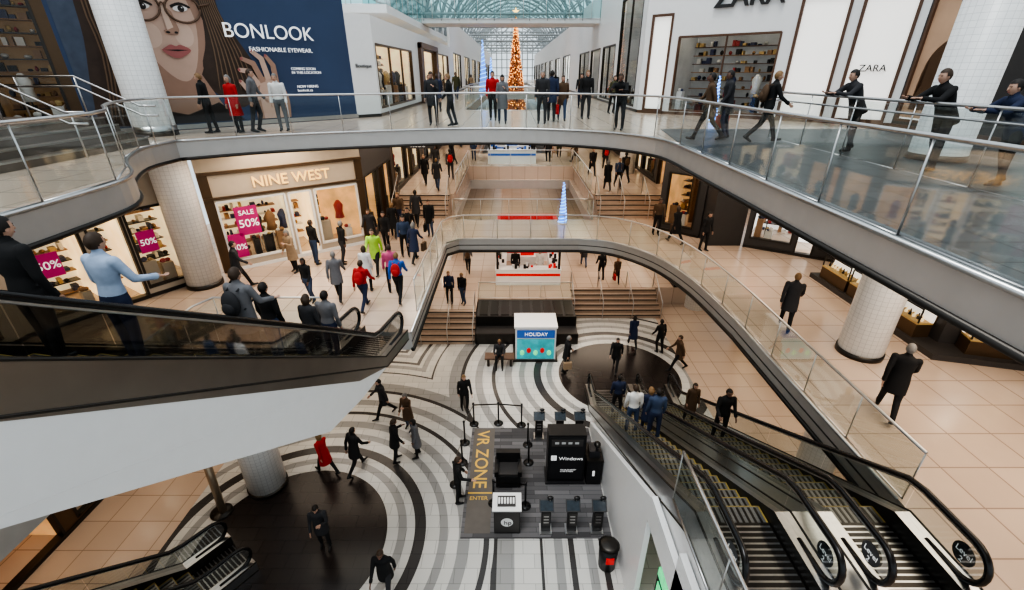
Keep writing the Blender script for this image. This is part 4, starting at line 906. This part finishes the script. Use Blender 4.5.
ride(*EL,3.1,.2,'holdP',180,'grey','char',1,'char'); ride(*EL,2.4,-.2,'standM',180,'black','denim',0); ride(*EL,1.7,.15,'standF',180,'char','black',1); ride(*EL,.9,-.1,'standM',180,'grey','navy',0)
E1=((3.75,13.8),(3.75,5.1),0,5); E2=((5.7,13.8),(5.7,5.1),0,5)
ride(*E1,3.2,-.2,'standM',180,'white','denim',1); ride(*E1,3.3,.25,'standF',180,'navy','navy',2); ride(*E1,3.9,.2,'standM',180,'denim','navy',0); ride(*E1,.9,0,'standM',180,'navy','black',0)
ride(*E2,4.1,.1,'holdM',0,'black','black',0); ride(*E2,1.9,.2,'standF',0,'brown','black')

# ---------------------------------------------------------------- lights
def area(name,loc,sx,sy,e,c=(1,.84,.67),rot=(0,0,0)):
    l=bpy.data.lights.new(name,'AREA'); l.shape='RECTANGLE'; l.size=sx; l.size_y=sy; l.energy=e; l.color=c
    o=bpy.data.objects.new(name,l); o.location=loc; o.rotation_euler=[R(a) for a in rot]; COL.objects.link(o); return o
K=.8
area('ceiling_light',(-7.5,15.5,9.3),4,4,280*K); area('ceiling_light',(-4.6,20.5,9.3),2,5,150*K); area('ceiling_light',(8.5,15,9.3),3,4,220*K); area('ceiling_light',(9.3,6,9.3),4,7,420*K)
area('ceiling_light',(0.5,19.5,9.3),5,3,120*K); area('ceiling_light',(6.5,20,9.3),3,3,140*K); area('ceiling_light',(-4.6,29,9.3),2,9,240*K); area('ceiling_light',(5,29,9.3),2,9,240*K); area('ceiling_light',(0,40,9.3),8,6,400*K); area('ceiling_light',(-11,6,9.3),3,8,160*K)
area('ceiling_light',(9.2,14,4.2),3,8,200*K); area('ceiling_light',(9.2,6,4.2),3,6,120*K); area('ceiling_light',(-7,15,4.2),5,5,170*K); area('ceiling_light',(0.5,21,4.2),6,2,150*K); area('ceiling_light',(6,25,4.2),4,4,190*K); area('ceiling_light',(-5.5,25,4.2),4,5,190*K); area('ceiling_light',(-10.8,7,4.2),2,9,130*K); area('ceiling_light',(0.5,35,4.2),8,5,260*K)
g=MB()
for x in range(-12,14,2):
    for y in range(17,60,3):
        if abs(x)<3 and y>24: continue
        g.tube([(x,y,9.47),(x,y,9.5)],.09,0,10)
g.build('downlights',[M_spot])
sun=bpy.data.lights.new('sun','SUN'); sun.energy=1.5; sun.angle=R(25); sun.color=(1,.99,.97); so=bpy.data.objects.new('sun',sun); so.rotation_euler=(R(18),R(-12),0); COL.objects.link(so)
w=bpy.data.worlds.new('overcast_sky'); scene.world=w; w.use_nodes=True; t=w.node_tree; t.nodes.clear()
o=t.nodes.new('ShaderNodeOutputWorld'); b=t.nodes.new('ShaderNodeBackground'); gr=t.nodes.new('ShaderNodeTexNoise'); gr.inputs['Scale'].default_value=2
t.links.new(mixrgb(t,gr.outputs[0],(.76,.90,1.0),(.92,.97,1.0)),b.inputs[0]); b.inputs[1].default_value=1.0; t.links.new(b.outputs[0],o.inputs[0])

cam=bpy.data.cameras.new('camera'); cam.lens=16; cam.sensor_width=36; cam.clip_end=400; cam.clip_start=.05
co=bpy.data.objects.new('camera',cam); co.location=(0,0,11.7); co.rotation_euler=(R(64),0,0); COL.objects.link(co); scene.camera=co
try:
    scene.view_settings.look='AgX - High Contrast'
except Exception as e: print(e)
